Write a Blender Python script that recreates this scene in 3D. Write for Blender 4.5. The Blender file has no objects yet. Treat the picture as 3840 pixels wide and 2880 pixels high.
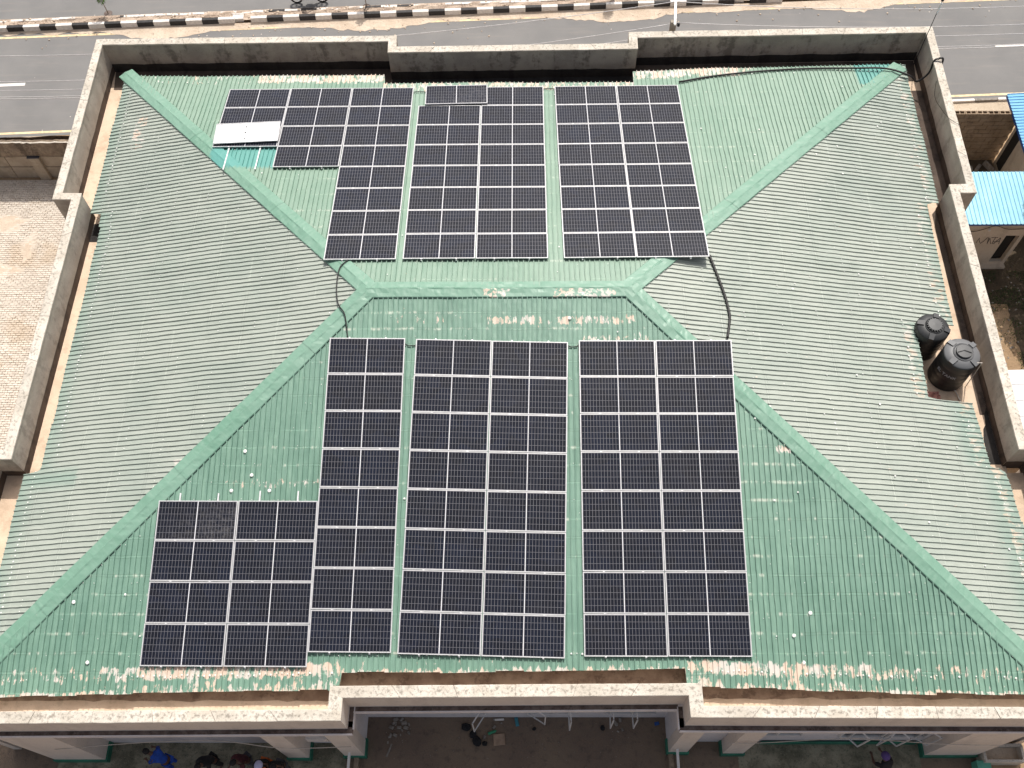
import bpy, bmesh, math, random
from math import sin, cos, tan, radians, pi, sqrt, atan2
from mathutils import Vector, Matrix, noise
random.seed(7)
C = bpy.context.scene.collection
sc = bpy.context.scene

# ------------------------------------------------------------------ camera
cam_d = bpy.data.cameras.new('camera'); cam = bpy.data.objects.new('camera', cam_d); C.objects.link(cam)
RT = Vector((0.9999318085987052, 0.0028015525312795678, -0.011337083219978474))
UP = Vector((0.002970722337907586, 0.8778400965309202, 0.47894461029577906))
FW = Vector((-0.011293934713521825, 0.4789456297180287, -0.8777719127499396))
m = Matrix((RT, UP, -FW)).transposed().to_4x4()
m.translation = Vector((0.6875567, -17.3184823, 32.8072450))
cam.matrix_world = m
cam_d.sensor_width = 36; cam_d.lens = 36*3751.31/3840
cam_d.clip_start = 0.1; cam_d.clip_end = 2000
sc.camera = cam
# ------------------------------------------------------------------ light
SUN = Vector((0.15, 0.62, 1.0)).normalized()
elev = math.asin(SUN.z); az = atan2(SUN.x, SUN.y)      # az clockwise from +Y
w = bpy.data.worlds.new('World'); sc.world = w; w.use_nodes = True
nt = w.node_tree; nt.nodes.clear()
sky = nt.nodes.new('ShaderNodeTexSky'); sky.sky_type = 'NISHITA'; sky.sun_disc = False
sky.sun_elevation = elev; sky.sun_rotation = az; sky.dust_density = 5.0; sky.air_density = 0.7; sky.ozone_density = 0.4
bg = nt.nodes.new('ShaderNodeBackground'); bg.inputs[1].default_value = 0.135
wo = nt.nodes.new('ShaderNodeOutputWorld')
hs = nt.nodes.new('ShaderNodeHueSaturation'); hs.inputs['Saturation'].default_value = .45
nt.links.new(sky.outputs[0], hs.inputs['Color']); nt.links.new(hs.outputs[0], bg.inputs[0]); nt.links.new(bg.outputs[0], wo.inputs[0])
sd = bpy.data.lights.new('sun', 'SUN'); sd.energy = 3.65; sd.angle = radians(0.5); sd.color = (1.0, 0.955, 0.88)
so = bpy.data.objects.new('sun', sd); C.objects.link(so); so.location = (0, 0, 60)
so.rotation_euler = SUN.to_track_quat('Z', 'Y').to_euler()
sc.view_settings.view_transform = 'Standard'; sc.view_settings.look = 'None'
sc.view_settings.exposure = 0.04; sc.view_settings.gamma = 1.0; sc.view_settings.use_curve_mapping = False

RZ = 7.2      # height of the ridge above the ground
# ------------------------------------------------------------------ helpers
def T_(o, label=None, cat=None, group=None, kind=None):
    if label: o['label'] = label
    if cat: o['category'] = cat
    if group: o['group'] = group
    if kind: o['kind'] = kind
    return o
def empty(name, loc=(0, 0, 0), rz=0.0):
    o = bpy.data.objects.new(name, None); C.objects.link(o); o.location = loc; o.rotation_euler = (0, 0, rz)
    o.empty_display_size = .3
    return o
class MB:
    """collects shapes for one mesh"""
    def __init__(s): s.v = []; s.f = []; s.at = {}; s.mi = []
    def add(s, vs, fs, mi=0):
        n = len(s.v); s.v += [tuple(v) for v in vs]; s.f += [tuple(i+n for i in f) for f in fs]; s.mi += [mi]*len(fs)
    def box(s, c, d, rz=0, mi=0, M=None, taper=1.0):
        x, y, z = d[0]/2, d[1]/2, d[2]/2
        vs = [(-x, -y, -z), (x, -y, -z), (x, y, -z), (-x, y, -z), (-x*taper, -y*taper, z), (x*taper, -y*taper, z), (x*taper, y*taper, z), (-x*taper, y*taper, z)]
        R = Matrix.Rotation(rz, 4, 'Z') if M is None else M
        s.add([R @ Vector(v)+Vector(c) for v in vs], [(0, 3, 2, 1), (4, 5, 6, 7), (0, 1, 5, 4), (1, 2, 6, 5), (2, 3, 7, 6), (3, 0, 4, 7)], mi)
    def bar(s, a, b, wd, h=None, mi=0):
        a, b = Vector(a), Vector(b); d = b-a; L = d.length
        if L < 1e-6: return
        q = d.to_track_quat('X', 'Z').to_matrix().to_4x4()
        s.box((a+b)/2, (L, wd, h or wd), M=q, mi=mi)
    def tube(s, pts, r, n=8, cap=True, mi=0):
        pts = [Vector(p) for p in pts]; rings = []; base = len(s.v)
        for i, p in enumerate(pts):
            d = (pts[min(i+1, len(pts)-1)]-pts[max(i-1, 0)]).normalized()
            q = d.to_track_quat('Z', 'X'); rr = r[i] if isinstance(r, (list, tuple)) else r
            rings.append([p+q @ Vector((rr*cos(2*pi*k/n), rr*sin(2*pi*k/n), 0)) for k in range(n)])
        vs = [v for ring in rings for v in ring]; fs = []
        for i in range(len(pts)-1):
            for k in range(n): fs.append((i*n+k, i*n+(k+1) % n, (i+1)*n+(k+1) % n, (i+1)*n+k))
        if cap: fs += [tuple(range(n-1, -1, -1)), tuple((len(pts)-1)*n+k for k in range(n))]
        s.add(vs, fs, mi)
    def lathe(s, prof, c=(0, 0, 0), n=32, mi=0):
        vs = []; fs = []
        for (r, z) in prof:
            for k in range(n): vs.append((c[0]+r*cos(2*pi*k/n), c[1]+r*sin(2*pi*k/n), c[2]+z))
        for i in range(len(prof)-1):
            for k in range(n): fs.append((i*n+k, i*n+(k+1) % n, (i+1)*n+(k+1) % n, (i+1)*n+k))
        if prof[-1][0] > 1e-4: fs.append(tuple((len(prof)-1)*n+k for k in range(n)))
        s.add(vs, fs, mi)
    def sphere(s, c, r, n=10, mi=0, sc_=(1, 1, 1), rough=0):
        vs = []; fs = []; m_ = n//2
        for i in range(m_+1):
            t = pi*i/m_
            for k in range(n):
                a = 2*pi*k/n; rr = r*(1+rough*(random.random()-.5))
                vs.append((c[0]+rr*sin(t)*cos(a)*sc_[0], c[1]+rr*sin(t)*sin(a)*sc_[1], c[2]+rr*cos(t)*sc_[2]))
        for i in range(m_):
            for k in range(n): fs.append((i*n+k, (i+1)*n+k, (i+1)*n+(k+1) % n, i*n+(k+1) % n))
        s.add(vs, fs, mi)
    def mesh(s, name, smooth=False):
        me = bpy.data.meshes.new(name); me.from_pydata(s.v, [], s.f)
        if any(s.mi): me.polygons.foreach_set('material_index', s.mi)
        for k, (typ, data) in s.at.items():
            a = me.attributes.new(k, typ, 'POINT')
            if typ == 'FLOAT': a.data.foreach_set('value', data)
            else: a.data.foreach_set('vector', data)
        if smooth: me.polygons.foreach_set('use_smooth', [True]*len(me.polygons))
        me.update(); return me
    def build(s, name, mat, parent=None, smooth=False, loc=None):
        me = s.mesh(name, smooth); return link(name, me, mat, parent, loc)
def link(name, me, mat, parent=None, loc=None):
    if mat is not None and not me.materials:
        for mm in (mat if isinstance(mat, (list, tuple)) else [mat]): me.materials.append(mm)
    o = bpy.data.objects.new(name, me); C.objects.link(o)
    if parent: o.parent = parent
    if loc is not None: o.location = loc
    return o
def bevel(o, wd, seg=1):
    bm = bmesh.new(); bm.from_mesh(o.data)
    bmesh.ops.bevel(bm, geom=list(bm.edges), offset=wd, segments=seg, affect='EDGES', clamp_overlap=True)
    bm.to_mesh(o.data); bm.free(); return o
def nz(x, y, z=0.0): return noise.noise(Vector((x, y, z)))
def lerp(a, b, t): return a+(b-a)*t
def pw(tab, x):
    if x <= tab[0][0]: return tab[0][1]
    for (a, va), (b, vb) in zip(tab, tab[1:]):
        if x <= b: return va if b == a else lerp(va, vb, (x-a)/(b-a))
    return tab[-1][1]

# ------------------------------------------------------------------ materials
class MT:
    def __init__(s, name, rough=.8, metal=0.0, spec=.5):
        s.m = bpy.data.materials.new(name); s.m.use_nodes = True; s.t = s.m.node_tree; s.N = s.t.nodes
        s.b = s.N['Principled BSDF']; s.b.inputs['Roughness'].default_value = rough
        s.b.inputs['Metallic'].default_value = metal; s.b.inputs['Specular IOR Level'].default_value = spec
        s.pos = None
    def P(s):
        if not s.pos: s.pos = s.N.new('ShaderNodeNewGeometry').outputs['Position']
        return s.pos
    def attr(s, name, out='Fac'):
        n = s.N.new('ShaderNodeAttribute'); n.attribute_name = name; return n.outputs[out]
    def scale(s, vec, k):
        n = s.N.new('ShaderNodeVectorMath'); n.operation = 'MULTIPLY'; s.t.links.new(vec, n.inputs[0]); n.inputs[1].default_value = k; return n.outputs[0]
    def noise(s, scale=1, detail=4, vec=None, rough=.55, out='Fac', dist=0.0):
        n = s.N.new('ShaderNodeTexNoise'); n.inputs['Scale'].default_value = scale; n.inputs['Detail'].default_value = detail
        n.inputs['Roughness'].default_value = rough; n.inputs['Distortion'].default_value = dist
        s.t.links.new(vec if vec is not None else s.P(), n.inputs['Vector']); return n.outputs[out]
    def vor(s, scale=1, vec=None, out='Distance', feat='F1'):
        n = s.N.new('ShaderNodeTexVoronoi'); n.feature = feat; n.inputs['Scale'].default_value = scale
        s.t.links.new(vec if vec is not None else s.P(), n.inputs['Vector']); return n.outputs[out]
    def ss(s, v, a, b):
        n = s.N.new('ShaderNodeMapRange'); n.interpolation_type = 'SMOOTHSTEP'; s.t.links.new(v, n.inputs[0])
        n.inputs[1].default_value = a; n.inputs[2].default_value = b; return n.outputs[0]
    def math(s, op, a, b=None, clamp=False):
        n = s.N.new('ShaderNodeMath'); n.operation = op; n.use_clamp = clamp
        for i, v in enumerate((a, b)):
            if v is None: continue
            if isinstance(v, (int, float)): n.inputs[i].default_value = v
            else: s.t.links.new(v, n.inputs[i])
        return n.outputs[0]
    def mix(s, f, a, b, mode='MIX'):
        n = s.N.new('ShaderNodeMix'); n.data_type = 'RGBA'; n.blend_type = mode
        for i, v in ((0, f), (6, a), (7, b)):
            if isinstance(v, (int, float)): n.inputs[i].default_value = v
            elif isinstance(v, tuple): n.inputs[i].default_value = (*v, 1) if len(v) == 3 else v
            else: s.t.links.new(v, n.inputs[i])
        return n.outputs[2]
    def rnd(s):
        return s.N.new('ShaderNodeObjectInfo').outputs['Random']
    def out(s, col, bump=None, strength=.3, dist=.01, rough=None):
        if isinstance(col, tuple): s.b.inputs['Base Color'].default_value = (*col, 1)
        else: s.t.links.new(col, s.b.inputs['Base Color'])
        if bump is not None:
            n = s.N.new('ShaderNodeBump'); n.inputs['Strength'].default_value = strength; n.inputs['Distance'].default_value = dist
            s.t.links.new(bump, n.inputs['Height']); s.t.links.new(n.outputs[0], s.b.inputs['Normal'])
        if rough is not None: s.t.links.new(rough, s.b.inputs['Roughness'])
        return s.m
def flat(name, col, rough=.6, metal=0.0, var=.12, sc_=6.0, spec=.5, bump=0):
    M = MT(name, rough, metal, spec); n = M.noise(sc_, 4)
    c = M.mix(M.ss(n, .3, .7), tuple(x*(1-var) for x in col), tuple(min(1, x*(1+var)) for x in col))
    return M.out(c, n if bump else None, bump or .1)

def roof_mat(name, c1, c2, c3, purlin, rough=.45, space=.52, lines=1.0, clean=(.10, .33, .30)):
    """painted corrugated steel: streaks along the sheet, scuffs on purlin rows, peeled eave, clean patches"""
    M = MT(name, rough, 0.0, .45)
    suv = M.attr('suv', 'Vector')
    big = M.noise(.35, 3); mid = M.noise(2.2, 5); fine = M.noise(14, 4)
    streak = M.noise(1.0, 5, M.scale(suv, (7.0, .55, 1)), .6)
    c = M.mix(M.ss(big, .35, .65), c1, c2)
    c = M.mix(M.math('MULTIPLY', M.ss(streak, .42, .72), .55), c, c3)
    c = M.mix(M.math('MULTIPLY', M.ss(mid, .55, .75), .25), c, tuple(x*.72 for x in c1))
    sheet = M.ss(M.rnd(), 0, 1)
    c = M.mix(M.math('MULTIPLY', sheet, .16), c, c3)
    # purlin rows
    sx = M.N.new('ShaderNodeSeparateXYZ'); M.t.links.new(suv, sx.inputs[0])
    wob = M.math('MULTIPLY', M.math('SUBTRACT', M.noise(.9, 2, M.scale(suv, (1, .15, 1))), .5), .10)
    fr = M.math('FRACT', M.math('DIVIDE', M.math('ADD', sx.outputs[1], wob), space))
    dd = M.math('MULTIPLY', M.math('ABSOLUTE', M.math('SUBTRACT', fr, .5)), space)      # metres from a purlin row
    sc1 = M.noise(1.0, 4, M.scale(suv, (5.5, 1.3, 1)), .65)
    scuff = M.math('MULTIPLY', M.ss(dd, .07, .0), M.ss(M.math('ADD', sc1, M.math('MULTIPLY', M.noise(.45, 3), .5)), .80, .92))
    c = M.mix(M.math('MULTIPLY', scuff, purlin*lines), c, (.52, .56, .48))
    thin = M.math('MULTIPLY', M.ss(dd, .022, .004), M.ss(M.noise(1.0, 3, M.scale(suv, (1.1, .9, 1))), .44, .6))
    c = M.mix(M.math('MULTIPLY', thin, .28*lines), c, tuple(min(1, x*1.55) for x in c3))
    drt = M.math('MULTIPLY', M.ss(M.math('ABSOLUTE', M.math('SUBTRACT', dd, .035)), .02, .0), M.ss(M.noise(.8, 3), .45, .6))
    c = M.mix(M.math('MULTIPLY', drt, .35*lines), c, tuple(x*.5 for x in c1))
    # dark dirt lines above purlins / laps
    # peeled paint
    pe = M.attr('peel'); pn = M.noise(2.0, 6, M.scale(suv, (3.6, 1.25, 1)), .66)
    pf = M.ss(M.math('ADD', pn, M.math('MULTIPLY', pe, .42)), .70, .75)
    pcol = M.mix(M.ss(M.noise(1.7, 3), .42, .6), (.66, .52, .42), (.60, .57, .52))
    c = M.mix(pf, c, pcol)
    # darker, wetter looking green near the eaves
    # clean patch where a module used to lie
    c = M.mix(M.attr('clean'), c, clean)
    rg = M.math('ADD', M.math('MULTIPLY', fine, .25), rough-.1)
    hb = M.math('ADD', M.math('MULTIPLY', mid, .6), M.math('MULTIPLY', fine, .15))
    return M.out(c, hb, .35, .02, rg)
m_front = roof_mat('roof_green_front', (.128, .240, .184), (.158, .280, .219), (.25, .40, .31), .9)
m_back = roof_mat('roof_green_back', (.185, .295, .225), (.225, .33, .26), (.30, .40, .32), .6, .45, .8)
m_side = roof_mat('roof_faded_side', (.33, .375, .33), (.38, .415, .365), (.435, .46, .41), .35, .45, 1.15, 1.0, (.10, .27, .21))
m_capg = roof_mat('ridge_cap_green', (.15, .295, .215), (.185, .33, .25), (.24, .38, .30), .5, .4, 1, 0)

def concrete(name, c, dark, light, stain=.5, sc_=1.0, rough=.9, bump=.4):
    M = MT(name, rough, 0, .3)
    a = M.noise(1.3*sc_, 6, None, .6); b = M.noise(5*sc_, 6, None, .65); f = M.noise(28*sc_, 3)
    v = M.noise(1.0, 4, M.scale(M.P(), (2.2, 2.2, .5)))
    col = M.mix(M.ss(a, .35, .65), c, light)
    col = M.mix(M.math('MULTIPLY', M.ss(M.math('MULTIPLY', v, M.math('ADD', b, .5)), .50, .68), stain), col, dark)
    col = M.mix(M.math('MULTIPLY', M.ss(f, .55, .7), .3), col, dark)
    return M.out(col, M.math('ADD', b, M.math('MULTIPLY', f, .5)), bump, .02)
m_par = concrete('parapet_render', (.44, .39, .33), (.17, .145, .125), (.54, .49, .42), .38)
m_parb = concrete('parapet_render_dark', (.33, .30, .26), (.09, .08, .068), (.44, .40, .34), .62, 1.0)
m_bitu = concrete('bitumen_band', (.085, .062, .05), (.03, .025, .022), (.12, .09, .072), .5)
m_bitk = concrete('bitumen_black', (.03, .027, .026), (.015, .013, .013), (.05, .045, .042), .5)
m_gut = concrete('gutter_cement', (.66, .50, .37), (.40, .29, .20), (.74, .58, .44), .35)
m_cream = concrete('cream_paint_wall', (.72, .65, .58), (.40, .34, .30), (.76, .69, .62), .18, .6, .8, .12)
m_whitew = concrete('white_paint_wall', (.70, .67, .68), (.40, .38, .38), (.76, .73, .74), .2, .6, .8, .12)
m_dirtledge = concrete('dirty_ledge', (.11, .08, .07), (.04, .03, .028), (.2, .16, .14), .6, 3)
m_block = concrete('sandcrete_block', (.30, .22, .15), (.13, .09, .065), (.37, .28, .20), .5, 2)
m_plast = concrete('boundary_plaster', (.40, .32, .24), (.22, .17, .12), (.46, .38, .29), .35, 1.4)
m_plastr = concrete('rough_boundary_plaster', (.22, .165, .12), (.08, .06, .045), (.33, .26, .19), .7, 3, .95, .8)
def coping_mat():
    M = MT('coping_cement', .92, 0, .3)
    a = M.noise(2.0, 5); b = M.noise(11, 6, None, .7); f = M.noise(34, 4, None, .7)
    c = M.mix(M.ss(a, .35, .65), (.56, .50, .42), (.70, .64, .56))
    c = M.mix(M.math('MULTIPLY', M.rnd(), .35), c, (.45, .42, .37))
    c = M.mix(M.math('MULTIPLY', M.ss(M.math('ADD', b, M.math('MULTIPLY', M.attr('lichen'), .10)), .53, .70), .8), c, (.24, .21, .175))
    c = M.mix(M.math('MULTIPLY', M.ss(f, .56, .66), .55), c, (.30, .27, .23))
    return M.out(c, M.math('ADD', b, f), .6, .015)
m_cop = coping_mat()
def asphalt():
    M = MT('asphalt', .9, 0, .3); a = M.noise(.5, 4); f = M.noise(60, 2); g = M.noise(3, 5, M.scale(M.P(), (.15, 1.6, 1)))
    c = M.mix(M.ss(a, .3, .7), (.19, .186, .184), (.225, .218, .213))
    c = M.mix(M.math('MULTIPLY', M.ss(f, .4, .7), .35), c, (.17, .165, .16))
    c = M.mix(M.math('MULTIPLY', M.ss(g, .5, .75), .3), c, (.29, .26, .235))
    sp = M.vor(1.3); c = M.mix(M.math('LESS_THAN', sp, .045), c, (.5, .45, .4))
    return M.out(c, f, .4, .01)
m_asp = asphalt()
def soil(name, c, l, d, s=1.0, sp=.3):
    M = MT(name, .97, 0, .2); a = M.noise(.6*s, 5); b = M.noise(5*s, 7, None, .7); f = M.noise(30, 3)
    col = M.mix(M.ss(a, .35, .65), c, l); col = M.mix(M.math('MULTIPLY', M.ss(b, .5, .68), .6), col, d)
    col = M.mix(M.math('MULTIPLY', M.ss(f, .6, .72), sp), col, tuple(min(1, x*1.6) for x in l))
    return M.out(col, M.math('ADD', b, M.math('MULTIPLY', f, .6)), .8, .03)
m_ground = soil('dry_ground', (.33, .225, .135), (.42, .30, .19), (.19, .13, .08))
m_sand = soil('sand_drift', (.56, .45, .35), (.66, .55, .44), (.43, .33, .24), 2)
m_med = soil('median_soil', (.42, .32, .25), (.56, .45, .36), (.17, .12, .085), 3, .5)
m_court = soil('court_floor', (.18, .135, .105), (.225, .17, .125), (.11, .088, .072), .8, .1)
m_verge = soil('verge_dirt', (.50, .41, .31), (.58, .48, .37), (.40, .31, .23), 1.5)
m_moss = soil('mossy_paving', (.15, .14, .10), (.34, .31, .23), (.035, .06, .035), 2.2, .5)
def paver():
    M = MT('paver_cement', .93, 0, .25); a = M.noise(.55, 4); b = M.noise(3, 6, None, .7); r = M.vor(7.3, M.scale(M.P(), (.7, 1.4, 1)), 'Color')
    sep = M.N.new('ShaderNodeSeparateColor'); M.t.links.new(r, sep.inputs[0])
    c = M.mix(sep.outputs[0], (.58, .51, .43), (.77, .70, .61))
    c = M.mix(M.math('MULTIPLY', M.rnd(), .3), c, (.46, .38, .32))
    c = M.mix(M.math('MULTIPLY', M.ss(a, .52, .66), .5), c, (.52, .40, .28))
    c = M.mix(M.math('MULTIPLY', M.ss(b, .58, .72), .5), c, (.30, .22, .16))
    return M.out(c, M.noise(40, 3), .3, .01)
m_paver = paver()
m_white = flat('white_road_paint', (.72, .68, .64), .8, var=.1, sc_=9)
m_black = flat('black_kerb_paint', (.025, .023, .024), .7, var=.4, sc_=12)
m_yel = flat('pale_yellow_line', (.74, .58, .36), .85, var=.18, sc_=5)
m_alu = flat('anodised_aluminium', (.64, .63, .64), .38, .25, .05)
m_rail = flat('galvanised_rail', (.78, .78, .78), .45, .4, .08)
m_back_sheet = flat('white_backsheet', (.97, .97, .98), .5, 0, .02)
m_steelw = flat('white_window_frame', (.74, .73, .72), .5, .0, .08)
m_plasticb = flat('black_plastic', (.018, .018, .02), .42, 0, .3)
m_cable = flat('black_cable', (.012, .011, .011), .55, 0, .3)
m_wire = flat('dull_aluminium_wire', (.62, .60, .60), .5, .2, .1)
m_rubber = flat('tyre_rubber', (.02, .02, .02), .7, 0, .2)
m_green = flat('green_gloss_paint', (.02, .17, .11), .5, 0, .25, 2)
m_pvc = flat('weathered_pvc', (.55, .50, .44), .5, 0, .15)
m_jbox = flat('junction_box', (.06, .06, .07), .5)
m_blue = flat('blue_sheet', (.02, .09, .33), .6, 0, .1)
m_pole = concrete('concrete_pole', (.33, .29, .24), (.2, .17, .14), (.40, .35, .29), .3, 3)
m_wood = flat('tan_board', (.34, .24, .17), .8, 0, .2)
m_red = flat('pinkish_cloth', (.42, .20, .17), .9, 0, .35, 9)
m_stone = concrete('rubble_stone', (.24, .21, .18), (.10, .09, .08), (.33, .30, .27), .4, 6)
def glass_mat():
    M = MT('window_glass', .08, 0, .6); return M.out((.02, .025, .03))
m_glass = glass_mat()
def cell_mat():
    M = MT('silicon_cells', .2, 0, .22)
    o = M.N.new('ShaderNodeObjectInfo').outputs['Random']
    v = M.vor(3.1, None, 'Color'); sp = M.N.new('ShaderNodeSeparateColor'); M.t.links.new(v, sp.inputs[0])
    c = M.mix(sp.outputs[0], (.009, .010, .016), (.011, .014, .027))
    c = M.mix(M.math('MULTIPLY', o, .5), c, (.012, .012, .016))
    d = M.noise(1.4, 5); c = M.mix(M.math('MULTIPLY', M.ss(d, .5, .75), .012), c, (.5, .46, .40))
    d2 = M.math('MULTIPLY', M.attr('dust'), M.ss(M.noise(9, 7, None, .75), .42, .68)); c = M.mix(M.math('MULTIPLY', d2, .13), c, (.55, .52, .50))
    M.b.inputs['Coat Weight'].default_value = .08; M.b.inputs['Coat Roughness'].default_value = .05
    return M.out(c)
m_cell = cell_mat()
m_gap = flat('laminate_gridline', (.125, .125, .145), .5, 0, .06)
m_gapw = flat('laminate_centre_strip', (.78, .77, .80), .35, 0, .04)
def tank_mat():
    M = MT('tank_plastic', .5, 0, .5); a = M.noise(4, 5); z = M.N.new('ShaderNodeSeparateXYZ')
    g = M.N.new('ShaderNodeNewGeometry'); M.t.links.new(g.outputs['Normal'], z.inputs[0])
    dust = M.math('MULTIPLY', M.ss(z.outputs[2], .3, .9), M.math('ADD', M.math('MULTIPLY', a, .22), M.attr('dust')))
    return M.out(M.mix(dust, (.014, .014, .015), (.145, .147, .152)))
m_tank = tank_mat()
def bluesheet(name, c, d):
    M = MT(name, .5, 0, .4); a = M.noise(1.5, 5); b = M.noise(12, 3)
    return M.out(M.mix(M.ss(a, .3, .7), c, d), b, .15, .01)
m_blueroof = bluesheet('light_blue_roof', (.27, .56, .72), (.33, .63, .78))
m_blueroof2 = bluesheet('strong_blue_roof', (.10, .36, .62), (.14, .42, .68))
m_whiteroof = bluesheet('white_roof', (.80, .80, .80), (.86, .86, .86))
m_hutwall = concrete('hut_wall', (.56, .48, .39), (.30, .24, .18), (.62, .54, .45), .3, 1.0, .9, .2)
m_leaf = flat('sapling_leaf', (.085, .17, .025), .6, 0, .45, 20)
m_bark = flat('bark', (.22, .17, .12), .9)
m_grass = flat('dark_grass', (.06, .12, .03), .8, 0, .5, 9)
m_dark = flat('dark_interior', (.02, .018, .016), .9)
m_ink = flat('marker_ink', (.035, .035, .04), .8)
m_text = flat('pale_moulded_lettering', (.42, .42, .43), .6)
m_sealant = flat('white_sealant', (.80, .79, .76), .7, 0, .06)

# ================================================================== GROUND & ROADS
K = .045                               # the road runs a little askew to the building
def road_y(yr, x): return yr+K*x
def strip(name, y0, y1, x0, x1, z, mat, nx=1, jit0=0, jit1=0, kind='structure', seed=0, parent=None, ny=1, zj=0):
    mb = MB(); vs = []
    for i in range(nx+1):
        x = lerp(x0, x1, i/nx)
        a = road_y(y0, x)+jit0*(nz(x*.6, seed+.3)+.6*nz(x*2.2, seed+5.3)); b = road_y(y1, x)+jit1*(nz(x*.5, seed+9.3)+.6*nz(x*1.9, seed+2.3))
        for j in range(ny+1): vs.append((x, lerp(a, b, j/ny), z+(zj*nz(x*2.1, j*.9+seed) if 0 < j < ny else 0)))
    n = ny+1
    mb.add(vs, [(i*n+j, (i+1)*n+j, (i+1)*n+j+1, i*n+j+1) for i in range(nx) for j in range(ny)])
    o = mb.build(name, mat, parent)
    if kind and not parent: o['kind'] = kind
    return o
# one ground sheet with a slot where the open drain runs
mb = MB(); TX0, TX1, TY0, TY1 = -60.0, -16.2, 12.18, 12.95
mb.add([(-400, -300, 0), (400, -300, 0), (400, TY0, 0), (-400, TY0, 0)], [(0, 1, 2, 3)])
mb.add([(-400, TY1, 0), (400, TY1, 0), (400, 500, 0), (-400, 500, 0)], [(0, 1, 2, 3)])
mb.add([(-400, TY0, 0), (TX0, TY0, 0), (TX0, TY1, 0), (-400, TY1, 0)], [(0, 1, 2, 3)])
mb.add([(TX1, TY0, 0), (400, TY0, 0), (400, TY1, 0), (TX1, TY1, 0)], [(0, 1, 2, 3)])

T_(mb.build('ground', m_ground), kind='structure')
mb = MB(); mb.add([(TX0, TY0, -1.4), (TX1, TY0, -1.4), (TX1, TY1, -1.4), (TX0, TY1, -1.4), (TX0, TY0, 0), (TX1, TY0, 0), (TX1, TY1, 0), (TX0, TY1, 0)],
       [(0, 1, 2, 3), (0, 1, 5, 4), (3, 2, 6, 7), (1, 2, 6, 5), (0, 3, 7, 4)])
T_(mb.build('open_drain', concrete('drain_lining', (.09, .07, .055), (.03, .025, .02), (.14, .11, .09), .6, 2)), kind='structure')
strip('near_carriageway', 13.85, 20.31, -80, 80, .012, m_asp)
strip('far_carriageway', 21.2, 29.0, -80, 80, .012, m_asp)
strip('roadside_verge', 12.72, 13.95, -16, 80, .008, m_verge, 60, 0, .12)
strip('roadside_verge', 13.85, 13.97, -80, -16.001, .008, m_verge, 200, .07, .10)
strip('lane_edge_line', 19.93, 20.06, -80, 80, .017, m_yel)
strip('lane_edge_line', 14.0, 14.12, -80, 80, .017, m_yel)
for x0, x1 in ((-40, -36.7), (-32.4, -29.1), (-24.9, -21.68), (22.17, 25.4), (29, 32.3)):
    strip('lane_dash', 16.9, 17.07, x0, x1, .017, m_white)
T_(strip('median_bed', 20.45, 21.1, -80, 80, .13, m_med, 400, 0, 0, 'structure', 3, None, 5, .09))
# sand blown against the kerb
def sand(name, pts, z=.022):
    mb = MB(); n = len(pts); top = []; bot = []
    for i in range(n): pass
    x0, x1 = pts[0][0], pts[-1][0]; N = int((x1-x0)*5)
    vs = []
    for i in range(N+1):
        x = lerp(x0, x1, i/N); wd = max(0, pw(pts, x)+.16*nz(x*1.4, 3)+.12*nz(x*4, 8)+.06*nz(x*11, 1))
        yb = road_y(20.32, x)
        for j in range(5): vs.append((x, yb-wd*j/4, z+(.05*(1-j/4)**2)+.012*nz(x*6, j)*(0 < j < 4)))
    mb.add(vs, [(i*5+j, i*5+j+1, (i+1)*5+j+1, (i+1)*5+j) for i in range(N) for j in range(4)])
    return T_(mb.build(name, m_sand), kind='structure')
sand('sand_drift', [(-60, .12), (-24, .12), (-18.5, .25), (-16.6, .85), (-14.8, .7), (-13.5, .35), (-11, .3), (-9, .42), (-7.6, .7), (-5.2, .75), (-3.5, .35), (-1, .3), (1, .35), (3, .5), (4.5, .85), (6.5, .75), (8.5, .35), (10.5, .5), (12, .3), (14, .45), (16.5, .8), (18.5, .35), (60, .15)])
# kerb blocks
kr = empty('kerb', (0, 20.4, 0)); T_(kr, kind='structure')
mbk = MB(); mbk.add([(-.372, -.1, 0), (.372, -.1, 0), (.372, .1, 0), (-.372, .1, 0), (-.372, -.06, .31), (.372, -.06, .31), (.372, .1, .31), (-.372, .1, .31)],
                    [(0, 3, 2, 1), (4, 5, 6, 7), (0, 1, 5, 4), (1, 2, 6, 5), (2, 3, 7, 6), (3, 0, 4, 7)])
kw = mbk.mesh('kerb_block'); kw.materials.append(m_white); kb = mbk.mesh('kerb_block'); kb.materials.append(m_black)
i0 = 0
for i in range(-46, 46):
    x = -23.1+.25+(i+2)*.752
    if i < -20 and x < -34: continue
    if x > 36: continue
    if -12.95 < x < -12.2 or 10.5 < x < 11.15: continue
    o = link('kerb_block', kw if i % 2 else kb, None, kr)
    o.location = (x, road_y(20.41, x)-20.4, -.02+.008*random.random()); o.rotation_euler = (0, 0, K+random.uniform(-.006, .006))
for i in range(-34, 36):
    x = i*.752-.3
    if x < -26 or x > 22: continue
    o = link('kerb_block', kw if (i % 2 or random.random() < .3) else kb, None, kr)
    o.location = (x, road_y(20.98, x)-20.4, -.17+.07*nz(x*.7, 2)); o.rotation_euler = (0, 0, K+random.uniform(-.01, .01)); o.scale = (1, .8, 1)
for x in (-12.57, 10.85):
    mb = MB(); mb.box((0, 0, .1), (.5, .34, .2)); mb.box((0, -.16, .2), (.56, .06, .05)); mb.box((0, .16, .2), (.56, .06, .05))
    o = bevel(mb.build('drain_inlet', m_white), .012); o.location = (x, road_y(20.62, x), .0); o.rotation_euler.z = K
    T_(o, 'white painted concrete inlet block in the gap of the striped median kerb, %s one' % ('left' if x < 0 else 'right'), 'drain inlet')
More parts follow.
